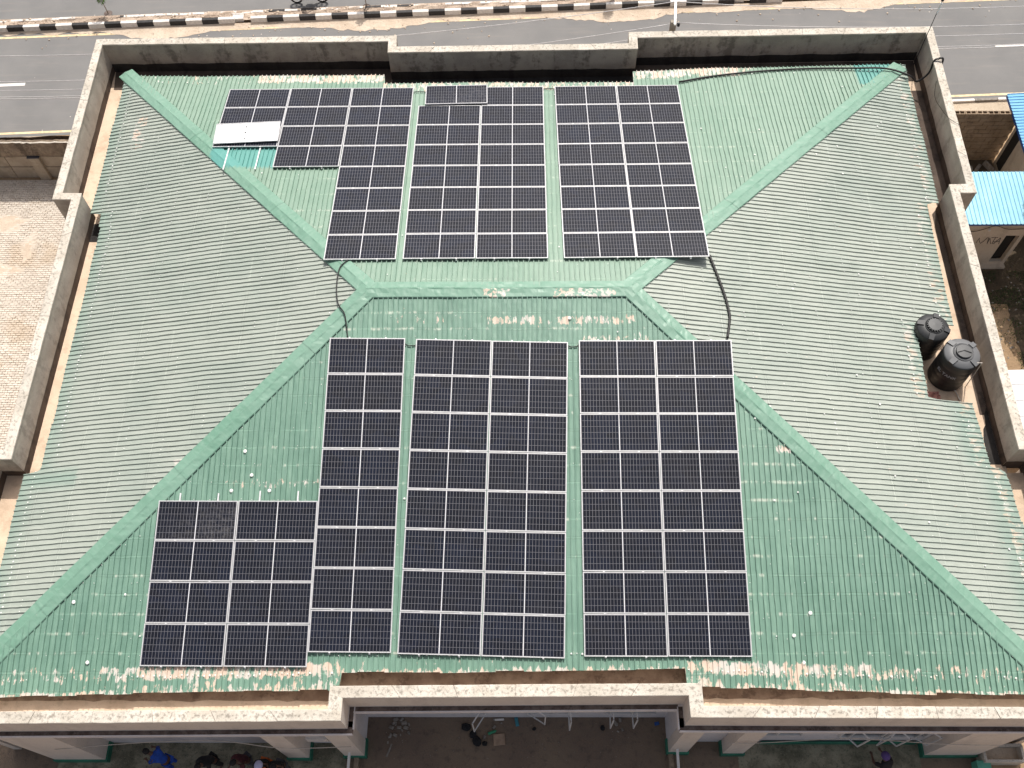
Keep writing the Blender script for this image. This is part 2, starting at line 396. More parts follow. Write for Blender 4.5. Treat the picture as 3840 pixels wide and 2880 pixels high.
# near side low kerb (right of the building)
nk = empty('roadside_kerb', (0, 13.7, 0)); T_(nk, kind='structure')
mbn = MB(); mbn.box((0, 0, .05), (1.0, .12, .12)); nkw = mbn.mesh('kerb_block'); nkw.materials.append(m_white); nkb = mbn.mesh('kerb_block'); nkb.materials.append(m_stone)
for i in range(10, 30):
    x = i*1.02+.6
    o = link('kerb_block', nkw if i % 2 else nkb, None, nk); o.location = (x, road_y(13.72, x)-13.7, 0); o.rotation_euler.z = K+random.uniform(-.01, .01)

# ================================================================== SMALL LITTER ON ROAD
mb = MB()
for k in range(150):
    x = random.uniform(-23, 24); y = road_y(20.1-abs(random.gauss(0, .5)), x); r = random.uniform(.015, .05)
    mb.sphere((x, y, .02+r*.3), r, 6, sc_=(1, 1, .6), rough=.5)
for k in range(420):
    x = random.uniform(-24, 22); y = road_y(random.uniform(20.5, 21.05), x); r = random.uniform(.02, .06)
    mb.sphere((x, y, .15+r*.3), r, 5, sc_=(1, 1, .5), rough=.6)
T_(mb.build('road_pebbles', m_sand), kind='stuff')
mb = MB()
for k in range(1500):      # dry grass in the median
    x = random.uniform(-24, 20)
    if nz(x*.25, 4.2) < -.05: continue
    y = road_y(random.uniform(20.5, 21.05), x); h = random.uniform(.05, .16); a = random.uniform(0, pi); l = random.uniform(-.05, .05)
    mb.add([(x-.01*cos(a), y-.01*sin(a), .1), (x+.01*cos(a), y+.01*sin(a), .1), (x+l, y+l*.6, .12+h)], [(0, 1, 2)])
T_(mb.build('median_grass', flat('dry_grass', (.30, .20, .12), .9, 0, .4, 3)), kind='stuff')

# ================================================================== MAIN BUILDING
B = empty('office_building', (0, 0, 0))
T_(B, 'large cream building with faded green hipped metal roof behind a concrete parapet', 'building')
XL, XR = -4.05, 3.94
SF, SB, SLF, SRT = .1895, .1873, .2065, .195
def sp(kind, u, v, up=0.0):
    """roof surface point; u along the eave, v plan distance down from the ridge; up = lift along the normal"""
    if kind == 'F': n = Vector((0, -SF, 1)).normalized(); p = Vector((u, -v, RZ-SF*v))
    elif kind == 'B': n = Vector((0, SB, 1)).normalized(); p = Vector((u, v, RZ-SB*v))
    elif kind == 'L': n = Vector((-SLF, 0, 1)).normalized(); p = Vector((XL-v, u, RZ-SLF*v))
    else: n = Vector((SRT, 0, 1)).normalized(); p = Vector((XR+v, u, RZ-SRT*v))
    return p+n*up
def vtop(kind, u):
    if kind == 'F': return (XL-u)*SLF/SF if u < XL else ((u-XR)*SRT/SF if u > XR else 0)
    if kind == 'B': return (XL-u)*SLF/SB if u < XL else ((u-XR)*SRT/SB if u > XR else 0)
    if kind == 'L': return (-u*SF/SLF) if u < 0 else u*SB/SLF
    return (-u*SF/SRT) if u < 0 else u*SB/SRT
EF = [(-14.6, 11.86), (-13.2, 11.79), (-10.7, 11.73), (-7, 11.64), (-4.51, 11.62), (-4.505, 11.5), (-4.30, 11.5), (-4.299, 11.17), (5.0, 11.06), (5.07, 11.06), (5.08, 11.52), (8, 11.58), (10.3, 11.68), (11.79, 11.72), (11.8, 11.65), (15.3, 11.75)]
EB = [(-14.5, 11.27), (-12, 11.18), (-4.5, 11.2), (-4.49, 10.66), (4.85, 10.62), (4.86, 11.3), (7.2, 11.48), (11.3, 11.56), (15.2, 11.68)]
EL = [(-12, 10.40), (-5.19, 10.40), (-5.18, 9.88), (0, 9.84), (4.0, 9.88), (4.01, 9.95), (4.62, 9.98), (4.63, 10.40), (12, 10.42)]
ER = [(-12, 11.5), (-7, 11.36), (-5.6, 11.26), (-5.2, 11.2), (-5.05, 10.85), (-2.93, 10.72), (-2.92, 9.28), (-.14, 9.30), (-.13, 10.65), (4.3, 10.76), (4.9, 10.8), (4.95, 11.27), (12, 11.32)]
EV = {'F': EF, 'B': EB, 'L': EL, 'R': ER}
PURL = {'F': [.9, 1.55, 2.1, 2.9, 3.6, 4.35, 4.91, 5.41, 5.95, 6.45, 6.87, 7.36, 7.73, 8.28, 8.79, 9.25, 9.75, 10.28, 10.73, 11.24],
        'B': [1.0, 2.2, 3.4, 4.6, 5.8, 7.0, 8.2, 9.4, 10.3, 11.0], 'L': [1.2, 2.4, 3.6, 4.8, 6.0, 7.2, 8.4, 9.4, 10.0], 'R': [1.2, 2.4, 3.6, 4.8, 6.0, 7.2, 8.4, 9.4, 10.2, 10.9]}
def peel_w(kind, u, v, ve):
    e = ve-v
    if kind == 'F':
        x = u; k = 0.0
        if -10.9 < x < -4.3: k = .64 if x > -9.9 else .52
        elif 5.1 < x < 8.4: k = .68
        elif 8.4 < x < 11.2: k = .52
        elif -4.3 <= x <= 5.1: k = .25
        else: k = .38
        w1 = k*max(0, 1-max(0, abs(e-.5)-.13)/.16) if e > .22 else k*.66
        if e < .07: w1 = max(w1, .58)
        # band below the ridge
        for (vv, a, x0, x1) in ((1.0, .72, -.4, 4.2), (1.0, .4, -3.2, -.4), (1.62, .62, 2.4, 4.6), (5.0, .8, 8.0, 8.9), (6.0, .5, -8, -5), (6.9, .45, -8.5, -6)):
            if x0 < x < x1 and abs(v-vv) < .13: w1 = max(w1, a*.76)
        return w1
    if kind == 'B':
        k = .64 if (-9.3 < u < -4.4 or 4.9 < u < 8.9) else (.52 if -4.4 <= u <= 4.9 else .32)
        if u > 9.6 or u < -12: k = .2
        return k*max(0, 1-max(0, e-.42)/.25)
    if kind == 'R' and u < -2.9 and .25 < e < .5: return .52
    if kind == 'R': return .1+(.35 if .1 < e < .5 else 0)
    if kind == 'L': return .05+(.55 if (4.9 < v < 5.5 and -5.9 < u < -5.2) else 0)+(.42 if (9.0 < v < 9.5 and 7.4 < u < 9) else 0)
    return 0
def clean_w(kind, u, v, ve=99):
    e = ve-v
    if kind in 'LR':
        w_ = max(0, .30-.5*e) if e < .6 else 0
        if kind == 'R' and u < -2.9: w_ = max(w_, min(.36, max(0, (1.05-e)*.6))*(.75+.6*nz(u*2.2, v*2.2)))
        if kind == 'L' and -6.0 < u < -5.18: w_ = max(w_, .35*max(0, 1-abs(u+5.5)/.5)*(1 if v > 8.6 else 0))
        return w_
    if kind != 'B': return 0.0
    if -10.2 < u < -7.98 and 5.8 < v < 6.95: return .85
    if u > 13.25 and u < 14.9 and v > 10.4: return .8
    return 0.0
PER = {'F': .152, 'B': .158, 'L': .166, 'R': .166}
def sheets(kind, u0, u1, mat, per_sheet=5):
    per = PER[kind]; wd = per*per_sheet; n = int(round((u1-u0)/wd)); wd = (u1-u0)/n; per = wd/per_sheet
    P = PURL[kind]; sgn = {'F': 1, 'B': 1, 'L': 1, 'R': 1}[kind]
    for s in range(n):
        a = u0+s*wd; rj = random.uniform(-.018, .02)*(4 if (kind == 'R' and a < -2.5 and a > -6.5) else 1); zt = random.uniform(0, .007); big = .03*nz(a*.35, 7.7)
        RH = .037 if kind in 'LR' else .046
        prof = []      # (u, height)
        for r in range(per_sheet):
            c = a+r*per
            for (q, h) in (((.0, 0), (.36, .002), (.80, 0), (.83, RH), (.95, RH)) if kind in 'LR' else ((.0, 0), (.36, .002), (.76, 0), (.79, RH), (.93, RH))): prof.append((c+q*per, h))
        prof.append((a+wd+.004, 0))
        mb = MB(); suv = []; peel = []; lap = []; purl = []; clean = []
        nc = len(prof); N = 70 if kind in 'FB' else 60
        for (u, h) in prof:
            ve = pw(EV[kind], min(max(u, u0+.01), u1-.01))+rj+big; vt = vtop(kind, u)
            if vt > ve-.03: vt = ve-.03
            for j in range(N+1):
                v = lerp(vt, ve, j/N)
                du = (.05 if kind in 'LR' else .014)*nz(v*.42, u*.25, 3)+.010*nz(v*1.9, u*1.3, 5)+.006*nz(v*5.5, u*2, 9)
                dz = .012*nz(u*.7, v*.6, 1)+.006*nz(u*3, v*2.2, 5)+zt*(u-a)/wd+(.006*nz(u*7, v*5, 2) if h < .01 else 0)
                if ve-v < .3: dz -= .012*max(0, nz(u*3.7, 2.1)+.2)*(1-(ve-v)/.3)
                mb.v.append(tuple(sp(kind, u+du, v, h*(1+.25*nz(u*2.1, v*.8, 11))+dz)))
                suv += [u, v, 0]; peel.append(peel_w(kind, u, v, ve)); clean.append(clean_w(kind, u, v, ve))
                pass
                pass
        M_ = N+1
        mb.f = [(c*M_+j, c*M_+j+1, (c+1)*M_+j+1, (c+1)*M_+j) for c in range(nc-1) for j in range(N)]
        if kind in ('B', 'L'): mb.f = [tuple(reversed(f)) for f in mb.f] if kind == 'B' else mb.f
        mb.mi = [0]*len(mb.f)
        mb.at = {'suv': ('FLOAT_VECTOR', suv), 'peel': ('FLOAT', peel), 'clean': ('FLOAT', clean)}
        mb.build('roof_sheet', mat, B)
sheets('F', -14.55, 15.15, m_front); sheets('B', -14.45, 15.1, m_back)
sheets('L', -11.85, 11.28, m_side); sheets('R', -11.8, 11.65, m_side)

# screw washers with blobs of sealant along the purlins
mb = MB()
def disc(p, n, r, k=6):
    q = n.to_track_quat('Z', 'X'); vs = [p+q @ Vector((r*cos(2*pi*i/k), r*sin(2*pi*i/k), 0)) for i in range(k)]+[p+n*.010]
    mb.add(vs, [(i, (i+1) % k, k) for i in range(k)])
for kind, u0, u1 in (('F', -14.3, 15), ('B', -14.2, 14.9), ('L', -11.7, 11.2), ('R', -11.6, 11.5)):
    per = PER[kind]; nrm = (sp(kind, 0, 1, 1)-sp(kind, 0, 1, 0)).normalized()
    for v in PURL[kind]:
        u = u0
        while u < u1:
            if vtop(kind, u)+.3 < v < pw(EV[kind], u)-.12 and random.random() < (.5 if kind in 'LR' else .10):
                disc(sp(kind, u+per*.1, v+random.uniform(-.02, .02), .040), nrm, random.choice((.009, .011, .014, .018)) if kind in 'LR' else .012)
            u += per
    edge = []
    u = u0
    while u < u1:      # eave row
        ve = pw(EV[kind], u)
        if vtop(kind, u)+.6 < ve:
            pr = {'L': .75, 'R': .45, 'F': .35, 'B': .35}[kind]
            if kind == 'F' and (-9.8 < u < -4.4 or 6 < u < 10): pr = .8
            if random.random() < pr: disc(sp(kind, u+per*.1, ve-(.42 if kind in 'LR' else .43)+random.uniform(-.03, .03), .042), nrm, random.uniform(.014, .03), 7)
        u += per
for k in range(210):        # scattered sealant blobs
    kind = random.choice('FFFBBRR'); u = random.uniform(-12, 13) if kind in 'FB' else random.uniform(-9, 9); v = random.uniform(.5, 11)
    if vtop(kind, u)+.4 < v < pw(EV[kind], u)-.2:
        nrm = (sp(kind, 0, 1, 1)-sp(kind, 0, 1, 0)).normalized(); disc(sp(kind, u, v, .043), nrm, random.uniform(.012, .036), 7)
for (u, v) in ((-7.45, 5.05), (-7.2, 5.75), (-7.75, 6.2), (-6.65, 6.2), (-11.9, 9.3), (-11.3, 10.9), (8.6, 9.6), (8.1, 10.2), (8.3, 10.9), (2.1, .98)):
    disc(sp('F', u, v, .05), Vector((0, -SF, 1)).normalized(), .055, 7)
T_(mb.build('screw_washers', m_sealant, B), kind='stuff')

# ridge and hip capping, in overlapping lengths
def capping(P0, P1, nA, nB, wA, wB, seg_len, name, peel=None):
    """P0->P1 crease; nA,nB horizontal unit vectors to either side with the roof drop per metre"""
    d = (P1-P0); L = d.length; n = max(1, round(L/seg_len)); du = d/L
    for s in range(n):
        a = L*s/n-(.06 if s else 0); b = L*(s+1)/n; lift = .050+.010*((s+1) % 2)+random.uniform(0, .006)
        N = 26; mb = MB(); suv = []; peelv = []; rows = [(-1.0, 'A'), (-.93, 'A'), (-.55, 'A'), (-.16, 'A'), (0, 'A'), (.16, 'B'), (.55, 'B'), (.93, 'B'), (1.0, 'B')]
        for i in range(N+1):
            t = lerp(a, b, i/N); base = P0+du*t
            for (q, side) in rows:
                (h, drop), wd = (nA, wA) if side == 'A' else (nB, wB)
                wv = abs(q)*wd*(1+.03*nz(t*1.3, q*3, s)); 
                p = base+h*wv; z = -drop*wv+lift-.018*(abs(q) > .95)
                if 0 < abs(q) < .9: z += .016*nz(t*2.6, q*2, 4.0)+.010*nz(t*8, q*5, 6.0)
                if abs(q) == 0: z += .006
                mb.v.append((p.x, p.y, p.z+z)); suv += [t, q, 0]
                peelv.append(peel(base, q) if peel else 0)
        R_ = len(rows)
        mb.f = [(i*R_+j, (i+1)*R_+j, (i+1)*R_+j+1, i*R_+j+1) for i in range(N) for j in range(R_-1)]; mb.mi = [0]*len(mb.f)
        z0 = [0.0]*len(mb.v)
        mb.at = {'suv': ('FLOAT_VECTOR', suv), 'peel': ('FLOAT', peelv), 'clean': ('FLOAT', [(.85 if (-10.25 < v[0] < -7.9 and 5.8 < v[1] < 6.95) else 0.0) for v in mb.v])}
        o = mb.build(name, m_capg, B, smooth=False)
def hz(x, y): return Vector((x, y, 0)).normalized()
RL, RR = Vector((XL, 0, RZ)), Vector((XR, 0, RZ))
def ridge_peel(b, q): return .52 if (q > .1 and (-.6 < b.x < .3 or 1.6 < b.x < 3.2)) else (.55 if q > .1 and 3.2 < b.x < 3.6 else 0)
capping(RL+Vector((-.1, 0, 0)), RR+Vector((.1, 0, 0)), (Vector((0, 1, 0)), SB), (Vector((0, -1, 0)), SF), .27, .31, 2.7, 'ridge_cap', ridge_peel)
def hip(P0, end, fb, side, rot):
    d = (end-P0); hd = hz(d.x, d.y); perp = Vector((-hd.y, hd.x, 0))     # left of travel direction
    def drop(h):       # height lost per metre moving along h from the hip
        out = []
        for k in (fb, side):
            g = {'F': Vector((0, SF, 0)), 'B': Vector((0, -SB, 0)), 'L': Vector((SLF, 0, 0)), 'R': Vector((-SRT, 0, 0))}[k]
            out.append(-(g.dot(h)))
        return max(out)
    capping(P0, end, (perp, drop(perp)), (-perp, drop(-perp)), .30, .30, 2.6, 'hip_cap')
hip(RL, sp('F', -14.55, vtop('F', -14.5)), 'F', 'L', 0)
hip(RR, sp('F', 15.2, vtop('F', 15.2)), 'F', 'R', 0)
hip(RL, sp('B', -14.5, vtop('B', -14.42)), 'B', 'L', 0)
hip(RR, sp('B', 15.05, vtop('B', 15.05)), 'B', 'R', 0)

# ---- parapet: outline vertices clockwise, inner and outer
ZT = RZ-1.5; ZL = RZ-2.72
inner = [(-15.34, 12.28), (-4.40, 12.36), (-4.39, 11.76), (5.04, 11.87), (5.05, 12.46), (16.02, 12.63), (15.97, 5.26), (15.38, 5.24), (15.38, -4.77), (15.98, -4.77), (15.98, -12.2),
         (5.38, -12.16), (5.37, -11.58), (-4.46, -11.66), (-4.46, -12.26), (-15.3, -12.34), (-15.3, -5.02), (-14.62, -5.02), (-14.62, 5.05), (-15.29, 5.07)]
outer = [(-15.6, 12.56), (-4.11, 12.65), (-4.10, 12.05), (4.74, 12.15), (4.75, 12.75), (16.30, 12.93), (16.24, 4.90), (15.66, 4.90), (15.66, -4.45), (16.26, -4.45), (16.26, -12.47),
         (5.04, -12.44), (5.03, -11.88), (-4.12, -11.95), (-4.12, -12.53), (-15.58, -12.63), (-15.58, -4.74), (-14.91, -4.74), (-14.91, 4.80), (-15.57, 4.80)]
n = len(inner)
def bandmesh(name, mat, pa, pb, z0, z1, parent, dirt=0):
    """closed wall piece between two plan edges"""
    mb = MB(); (a, b), (c, d) = pa, pb
    mb.add([(*a, z0), (*b, z0), (*d, z0), (*c, z0), (*a, z1), (*b, z1), (*d, z1), (*c, z1)], [(0, 1, 2, 3), (4, 7, 6, 5), (0, 4, 5, 1), (1, 5, 6, 2), (2, 6, 7, 3), (3, 7, 4, 0)])
    return mb.build(name, mat, parent)
for i in range(n):
    j = (i+1) % n
    a, b = Vector(inner[i]), Vector(inner[j]); c, d = Vector(outer[i]), Vector(outer[j])
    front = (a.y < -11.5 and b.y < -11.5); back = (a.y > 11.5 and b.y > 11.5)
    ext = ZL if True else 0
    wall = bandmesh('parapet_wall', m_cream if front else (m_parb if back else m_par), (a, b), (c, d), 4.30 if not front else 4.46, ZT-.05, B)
    # coping in lengths, hand floated, uneven
    L = (b-a).length; ns = max(1, round(L/1.6))
    for s in range(ns):
        t0 = s/ns; t1 = (s+1)/ns
        M = 10; mb = MB(); li = []
        g = .006/L
        for q in range(M+1):
            t = lerp(t0+(g if s else 0), t1-(g if s < ns-1 else 0), q/M)
            pi_, po = a.lerp(b, t), c.lerp(d, t); out = (po-pi_).normalized()
            rgh = .010
            if len(li) > 1 and False: pass
            i_ = pi_-out*(.018+rgh*nz(t*L*3.1, i*3.3)); o_ = po+out*(.012+rgh*nz(t*L*2.7, i*5.1+9))
            corner_pull = 0
            zt = ZT+.008*nz(t*L*1.5, i)+.004*((s*7+i) % 3)
            for (f, z) in ((0, ZT-.06), (0, zt-.008), (.06, zt), (.5, zt+.006*nz(t*L*4, i+3)), (.94, zt), (1, zt-.01), (1, ZT-.06)):
                p = i_.lerp(o_, f); mb.v.append((p.x, p.y, z)); li.append(max(0, 1-abs(f-.72)*2.2) if not front else max(0, 1-abs(f-.45)*2.2))
        for q in range(M):
            for k in range(6): mb.f.append((q*7+k, q*7+k+1, (q+1)*7+k+1, (q+1)*7+k))
        mb.f += [tuple(range(6, -1, -1)), tuple(M*7+k for k in range(7))]
        mb.mi = [0]*len(mb.f); mb.at = {'lichen': ('FLOAT', li)}
        mb.build('coping_slab', m_cop, wall)
    # waterproofing band at the foot of the inner face, irregular top edge
    if not front:
        hgt = .40 if back else .34; mb = MB(); N = max(4, int(L*4)); inn = (a-c).normalized() if True else 0
        off = Vector((a.x-c.x, a.y-c.y)).normalized()
        nrm = Vector(((b-a).y, -(b-a).x)).normalized()
        if nrm.dot((a+b)/2-(c+d)/2) < 0: nrm = -nrm
        fl = 0
        for q in range(N+1):
            p = a.lerp(b, q/N)+nrm*.006; h = hgt+.05*nz(q*.31*L/N*4, i*1.7)+.02*nz(q*1.3, i)
            mb.v += [(p.x, p.y, 4.3), (p.x, p.y, RZ-2.79-.0085*p.y+h)]
            p2 = p+nrm*.0
        mb.f = [(2*q, 2*q+1, 2*q+3, 2*q+2) for q in range(N)]; mb.mi = [0]*N
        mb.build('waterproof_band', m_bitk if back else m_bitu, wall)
# gutter slab (also the ceiling under the roof)
mb = MB(); ys = [-12.6+.5*k for k in range(52)]
def fz(y): return RZ-2.79-.0085*y
vs = [(x, y, fz(y)) for y in (-12.4, -9, -5, 0, 5, 9, 12.5) for x in (-15.4, -14.7, 0, 15.5, 16.1)]
def slab(x0, x1, y0, y1):
    mb.add([(x0, y0, fz(y0)), (x1, y0, fz(y0)), (x1, y1, fz(y1)), (x0, y1, fz(y1))], [(0, 1, 2, 3)])
slab(-15.45, -4.3, -12.5, -5.0); slab(-4.3, 5.2, -11.8, -5.0); slab(5.2, 16.1, -12.4, -5.0)
slab(-14.75, 15.5, -5.0, 5.0); slab(-15.45, -4.2, 5.0, 12.45); slab(-4.2, 4.9, 5.0, 12.0); slab(4.9, 16.15, 5.0, 12.8)
mb.build('gutter_floor', m_gut, B)
# dark gutter floor patches: bitumen at the rear, darker strips on the right
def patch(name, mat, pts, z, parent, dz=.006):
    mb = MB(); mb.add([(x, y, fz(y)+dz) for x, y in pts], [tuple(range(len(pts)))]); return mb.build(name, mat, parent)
patch('gutter_dark_patch', m_bitu, [(-15.2, 11.3), (-4.4, 11.3), (-4.4, 12.35), (-15.3, 12.27)], 0, B)
patch('gutter_dark_patch', m_bitk, [(-4.39, 10.2), (5.04, 10.2), (5.04, 11.86), (-4.39, 11.75)], 0, B)
patch('gutter_dark_patch', m_bitu, [(5.06, 11.3), (15.9, 11.5), (16.0, 12.6), (5.06, 12.45)], 0, B)
patch('gutter_dark_patch', m_bitk, [(15.02, -4.72), (15.37, -4.72), (15.37, -2.65), (15.31, -2.85), (15.24, -3.0), (15.2, -3.35), (15.1, -3.5), (15.02, -3.9)], 0, B)  # black shadow beside the wall, painted onto the floor
patch('gutter_dark_patch', m_bitu, [(15.45, 5.4), (15.96, 5.3), (16.0, 11.0), (15.62, 11.0)], 0, B)
patch('gutter_dark_patch', m_bitu, [(15.1, -3.0), (15.37, -3.0), (15.37, 5.2), (15.2, 5.0)], 0, B)
patch('gutter_dark_patch', m_bitk, [(-14.61, 3.95), (-13.8, 3.95), (-13.8, 4.75), (-14.61, 4.75)], 0, B, .008)  # flat black patch for the opening at the sheet step
m_eave_shade = concrete('gutter_eave_shade', (.30, .20, .14), (.14, .09, .065), (.44, .31, .22), .6, 2)  # eave shadow on the front gutter floor, painted as a brown strip
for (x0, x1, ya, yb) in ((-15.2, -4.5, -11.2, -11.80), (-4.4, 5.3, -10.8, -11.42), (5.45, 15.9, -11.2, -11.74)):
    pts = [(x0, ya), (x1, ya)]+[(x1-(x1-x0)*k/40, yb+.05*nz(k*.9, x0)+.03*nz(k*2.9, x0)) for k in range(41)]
    patch('gutter_eave_shade', m_eave_shade, pts, 0, B)
mb = MB()
for (x0, x1, y_) in ((-14.2, -4.7, -11.42), (-4.1, 4.9, -10.92), (5.3, 14.9, -11.38)): mb.box(((x0+x1)/2, y_, 4.84), (x1-x0, .03, .16))
mb.build('eave_board', m_dirtledge, B)
# wall under the eaves
def wallbox(name, mat, x0, x1, y0, y1, z0, z1, parent=B):
    mb = MB(); mb.box(((x0+x1)/2, (y0+y1)/2, (z0+z1)/2), (x1-x0, y1-y0, z1-z0)); return mb.build(name, mat, parent)
for (x0, x1, y0, y1) in ((-14.2, -4.7, -11.35, -5.3), (-4.1, 4.8, -10.85, -5.4), (5.3, 14.7, -11.3, -5.3), (-13.65, 12.9, -5.3, 4.5), (-14.2, -4.7, 4.6, 10.95), (-4.4, 4.6, 4.6, 10.4), (5.0, 14.7, 4.6, 11.0)):
    wallbox('eave_wall', m_plastr, x0, x1, y0, y1, 4.25, 4.86)
# fascia lower edge: dirty ledge with pale rim, following the front outline and the visible side steps
led = [(-15.8, -12.62), (-4.12, -12.53), (-4.12, -11.95), (5.03, -11.88), (5.04, -12.44), (16.5, -12.47)]
def offs(p, d): return p
mb = MB(); mr = MB(); zl = 4.46
for (x0, x1, y0, y1, s0, s1) in ((-15.8, -3.99, -12.62, -12.53, 0, 0), (-4.0, 4.9, -11.95, -11.88, 0, 0), (4.9, 16.5, -12.44, -12.47, 0, 0)):
    for (m_, dw, z0, z1) in ((mb, .125, zl-.16, zl-.004),):
        m_.add([(x0, y0-dw, z0), (x1, y1-dw, z0), (x1, y1+.2, z0), (x0, y0+.2, z0), (x0, y0-dw, z1), (x1, y1-dw, z1), (x1, y1+.2, z1), (x0, y0+.2, z1)], [(0, 3, 2, 1), (4, 5, 6, 7), (0, 1, 5, 4), (1, 2, 6, 5), (2, 3, 7, 6), (3, 0, 4, 7)])
    mr.add([(x0, y0-dw-.03, zl-.18), (x1, y1-dw-.03, zl-.18), (x1, y1-dw-.001, zl-.18), (x0, y0-dw-.001, zl-.18), (x0, y0-dw-.03, zl+.02), (x1, y1-dw-.03, zl+.02), (x1, y1-dw-.001, zl+.02), (x0, y0-dw-.001, zl+.02)], [(0, 3, 2, 1), (4, 5, 6, 7), (0, 1, 5, 4), (1, 2, 6, 5), (2, 3, 7, 6), (3, 0, 4, 7)])
for (x0, x1) in ((-4.11, -3.985), (4.90, 5.025)):
    mb.box(((x0+x1)/2, -12.21, zl-.083), (x1-x0, .55, .158))
    xr = x1+.015 if x0 < 0 else x0-.015
    mr.box((xr, -12.24, zl-.081), (.028, .60, .2))
mb.build('ledge', m_dirtledge, B); mr.build('ledge_rim', m_whitew, B)
# lower walls: front
def window(parent, cx, y, z0, z1, wd, sashes, sash_h=None):
    fr = MB(); d = .07
    for (x, w_) in ((cx-wd/2+.025, .05), (cx+wd/2-.025, .05), (cx, .05)): fr.box((x, y-.03, (z0+z1)/2), (w_, d, z1-z0))
    for z in (z0+.025, z1-.025): fr.box((cx, y-.03, z), (wd, d, .05))
    o = fr.build('window', m_steelw, parent)
    mb = MB(); mb.box((cx, y-.008, (z0+z1)/2), (wd-.06, .012, z1-z0-.06)); mb.build('pane', m_glass, o)
    for (hx, ang, w_) in sashes:      # hinge x, opening angle (rad, 0 = closed towards +x), leaf width
        sb = MB(); dx, dy = cos(ang), -abs(sin(ang)); p0 = Vector((hx, y-.07, 0)); p1 = p0+Vector((dx*w_, dy*w_, 0))
        for z in (z0+.02, z1-.02): sb.bar((p0.x, p0.y, z), (p1.x, p1.y, z), .035, .04)
        for p in (p0, p1): sb.bar((p.x, p.y, z0), (p.x, p.y, z1), .035)
        s_ = sb.build('sash', m_steelw, o)
    return o
wallbox('front_wall', m_whitew, -4.6, 5.6, -11.42, -11.2, 0, 4.3)
wl = wallbox('wing_wall', m_whitew, -13.6, -4.25, -12.2, -11.2, 0, 4.3)
wr = wallbox('wing_wall', m_whitew, 5.12, 14.4, -12.15, -11.1, 0, 4.3)
wallbox('side_wall', m_cream, -15.3, -15.05, -12.4, -5.0, 0, 4.3); wallbox('side_wall', m_cream, -14.75, -14.5, -5.0, 5.0, 0, 4.3)
wallbox('side_wall', m_cream, -15.3, -15.05, 5.0, 12.3, 0, 4.3); wallbox('side_wall', m_cream, 15.25, 15.5, -5, 5, 0, 4.3)
wallbox('side_wall', m_cream, 15.85, 16.1, 5, 12.5, 0, 4.3); wallbox('side_wall', m_cream, 15.85, 16.1, -12.2, -5, 0, 4.3)
wallbox('rear_wall', m_cream, -15.3, 16.1, 12.0, 12.03, 0, 4.2)
wallbox('step_wall', m_cream, -15.55, -14.8, 4.83, 5.0, 0, 4.3); wallbox('step_wall', m_cream, 15.55, 16.2, 4.93, 5.1, 0, 4.3)
for (x0, x1, yf) in ((-13.81, -12.24, -12.74), (-6.59, -5.94, -12.68), (-4.85, -4.24, -12.62), (5.12, 5.70, -12.5), (6.78, 7.41, -12.54), (12.95, 14.52, -12.58)):
    mb = MB(); mb.box(((x0+x1)/2, (yf-12.16)/2, 2.3), (x1-x0, abs(yf+12.16), 4.0)); p = mb.build('pillar', m_cream, B)
    mb = MB(); mb.box(((x0+x1)/2, (yf-.05-12.1)/2, .15), (x1-x0+.1, abs(yf-.05+12.1), .31)); mb.build('plinth', m_green, p)
for x0, x1 in ((-13.6, -12.3), (8, 12.8)):
    wallbox('painted_dado', m_green, x0, x1, -12.23, -12.195, 0, .35)
window(B, -3.5, -11.42, .95, 2.3, 1.5, [])
window(B, -1.25, -11.42, .95, 2.3, 1.5, [(-.5, pi-1.0, .62)])
window(B, 1.5, -11.42, .95, 2.3, 1.6, [(.8, .55, .6), (2.05, pi/2-.03, .48)])
window(B, 3.95, -11.42, .95, 2.3, 1.6, [(3.32, pi/2+.02, .42), (4.0, pi/2-.03, .42)])
window(wl, -11.2, -12.2, 1.5, 2.6, 1.5, []); window(wl, -9.3, -12.2, 1.5, 2.6, 1.5, []); window(wl, -7.9, -12.2, 1.5, 2.6, .8, [])
window(wr, 8.2, -12.15, 1.5, 2.6, 1.5, []); window(wr, 11.4, -12.15, 1.2, 2.5, 2.6, [(10.4, .8, .36), (11.5, pi-.7, .34), (11.55, .75, .36), (12.4, .6, .38)])
mb = MB(); mb.box((8.51, -12.185, 2.32), (.52, .02, .46)); o = mb.build('window_board', m_blue, wr); T_(o, 'blue board in a white frame')
# awning sash on the right-hand side wall, seen beyond the parapet
mb = MB(); A_, B_, C_, D_ = (16.3, 8.85, 4.95), (16.75, 8.02, 4.72), (16.38, 8.02, 4.3), (16.3, 9.0, 4.3)
for p, q in ((A_, B_), (B_, C_), (A_, C_)): mb.bar(p, q, .05)
o = mb.build('side_window', m_steelw, B); mb = MB(); mb.add([A_, B_, C_], [(0, 1, 2)]); mb.build('pane', flat('dusty_glass', (.35, .36, .37), .3), o)

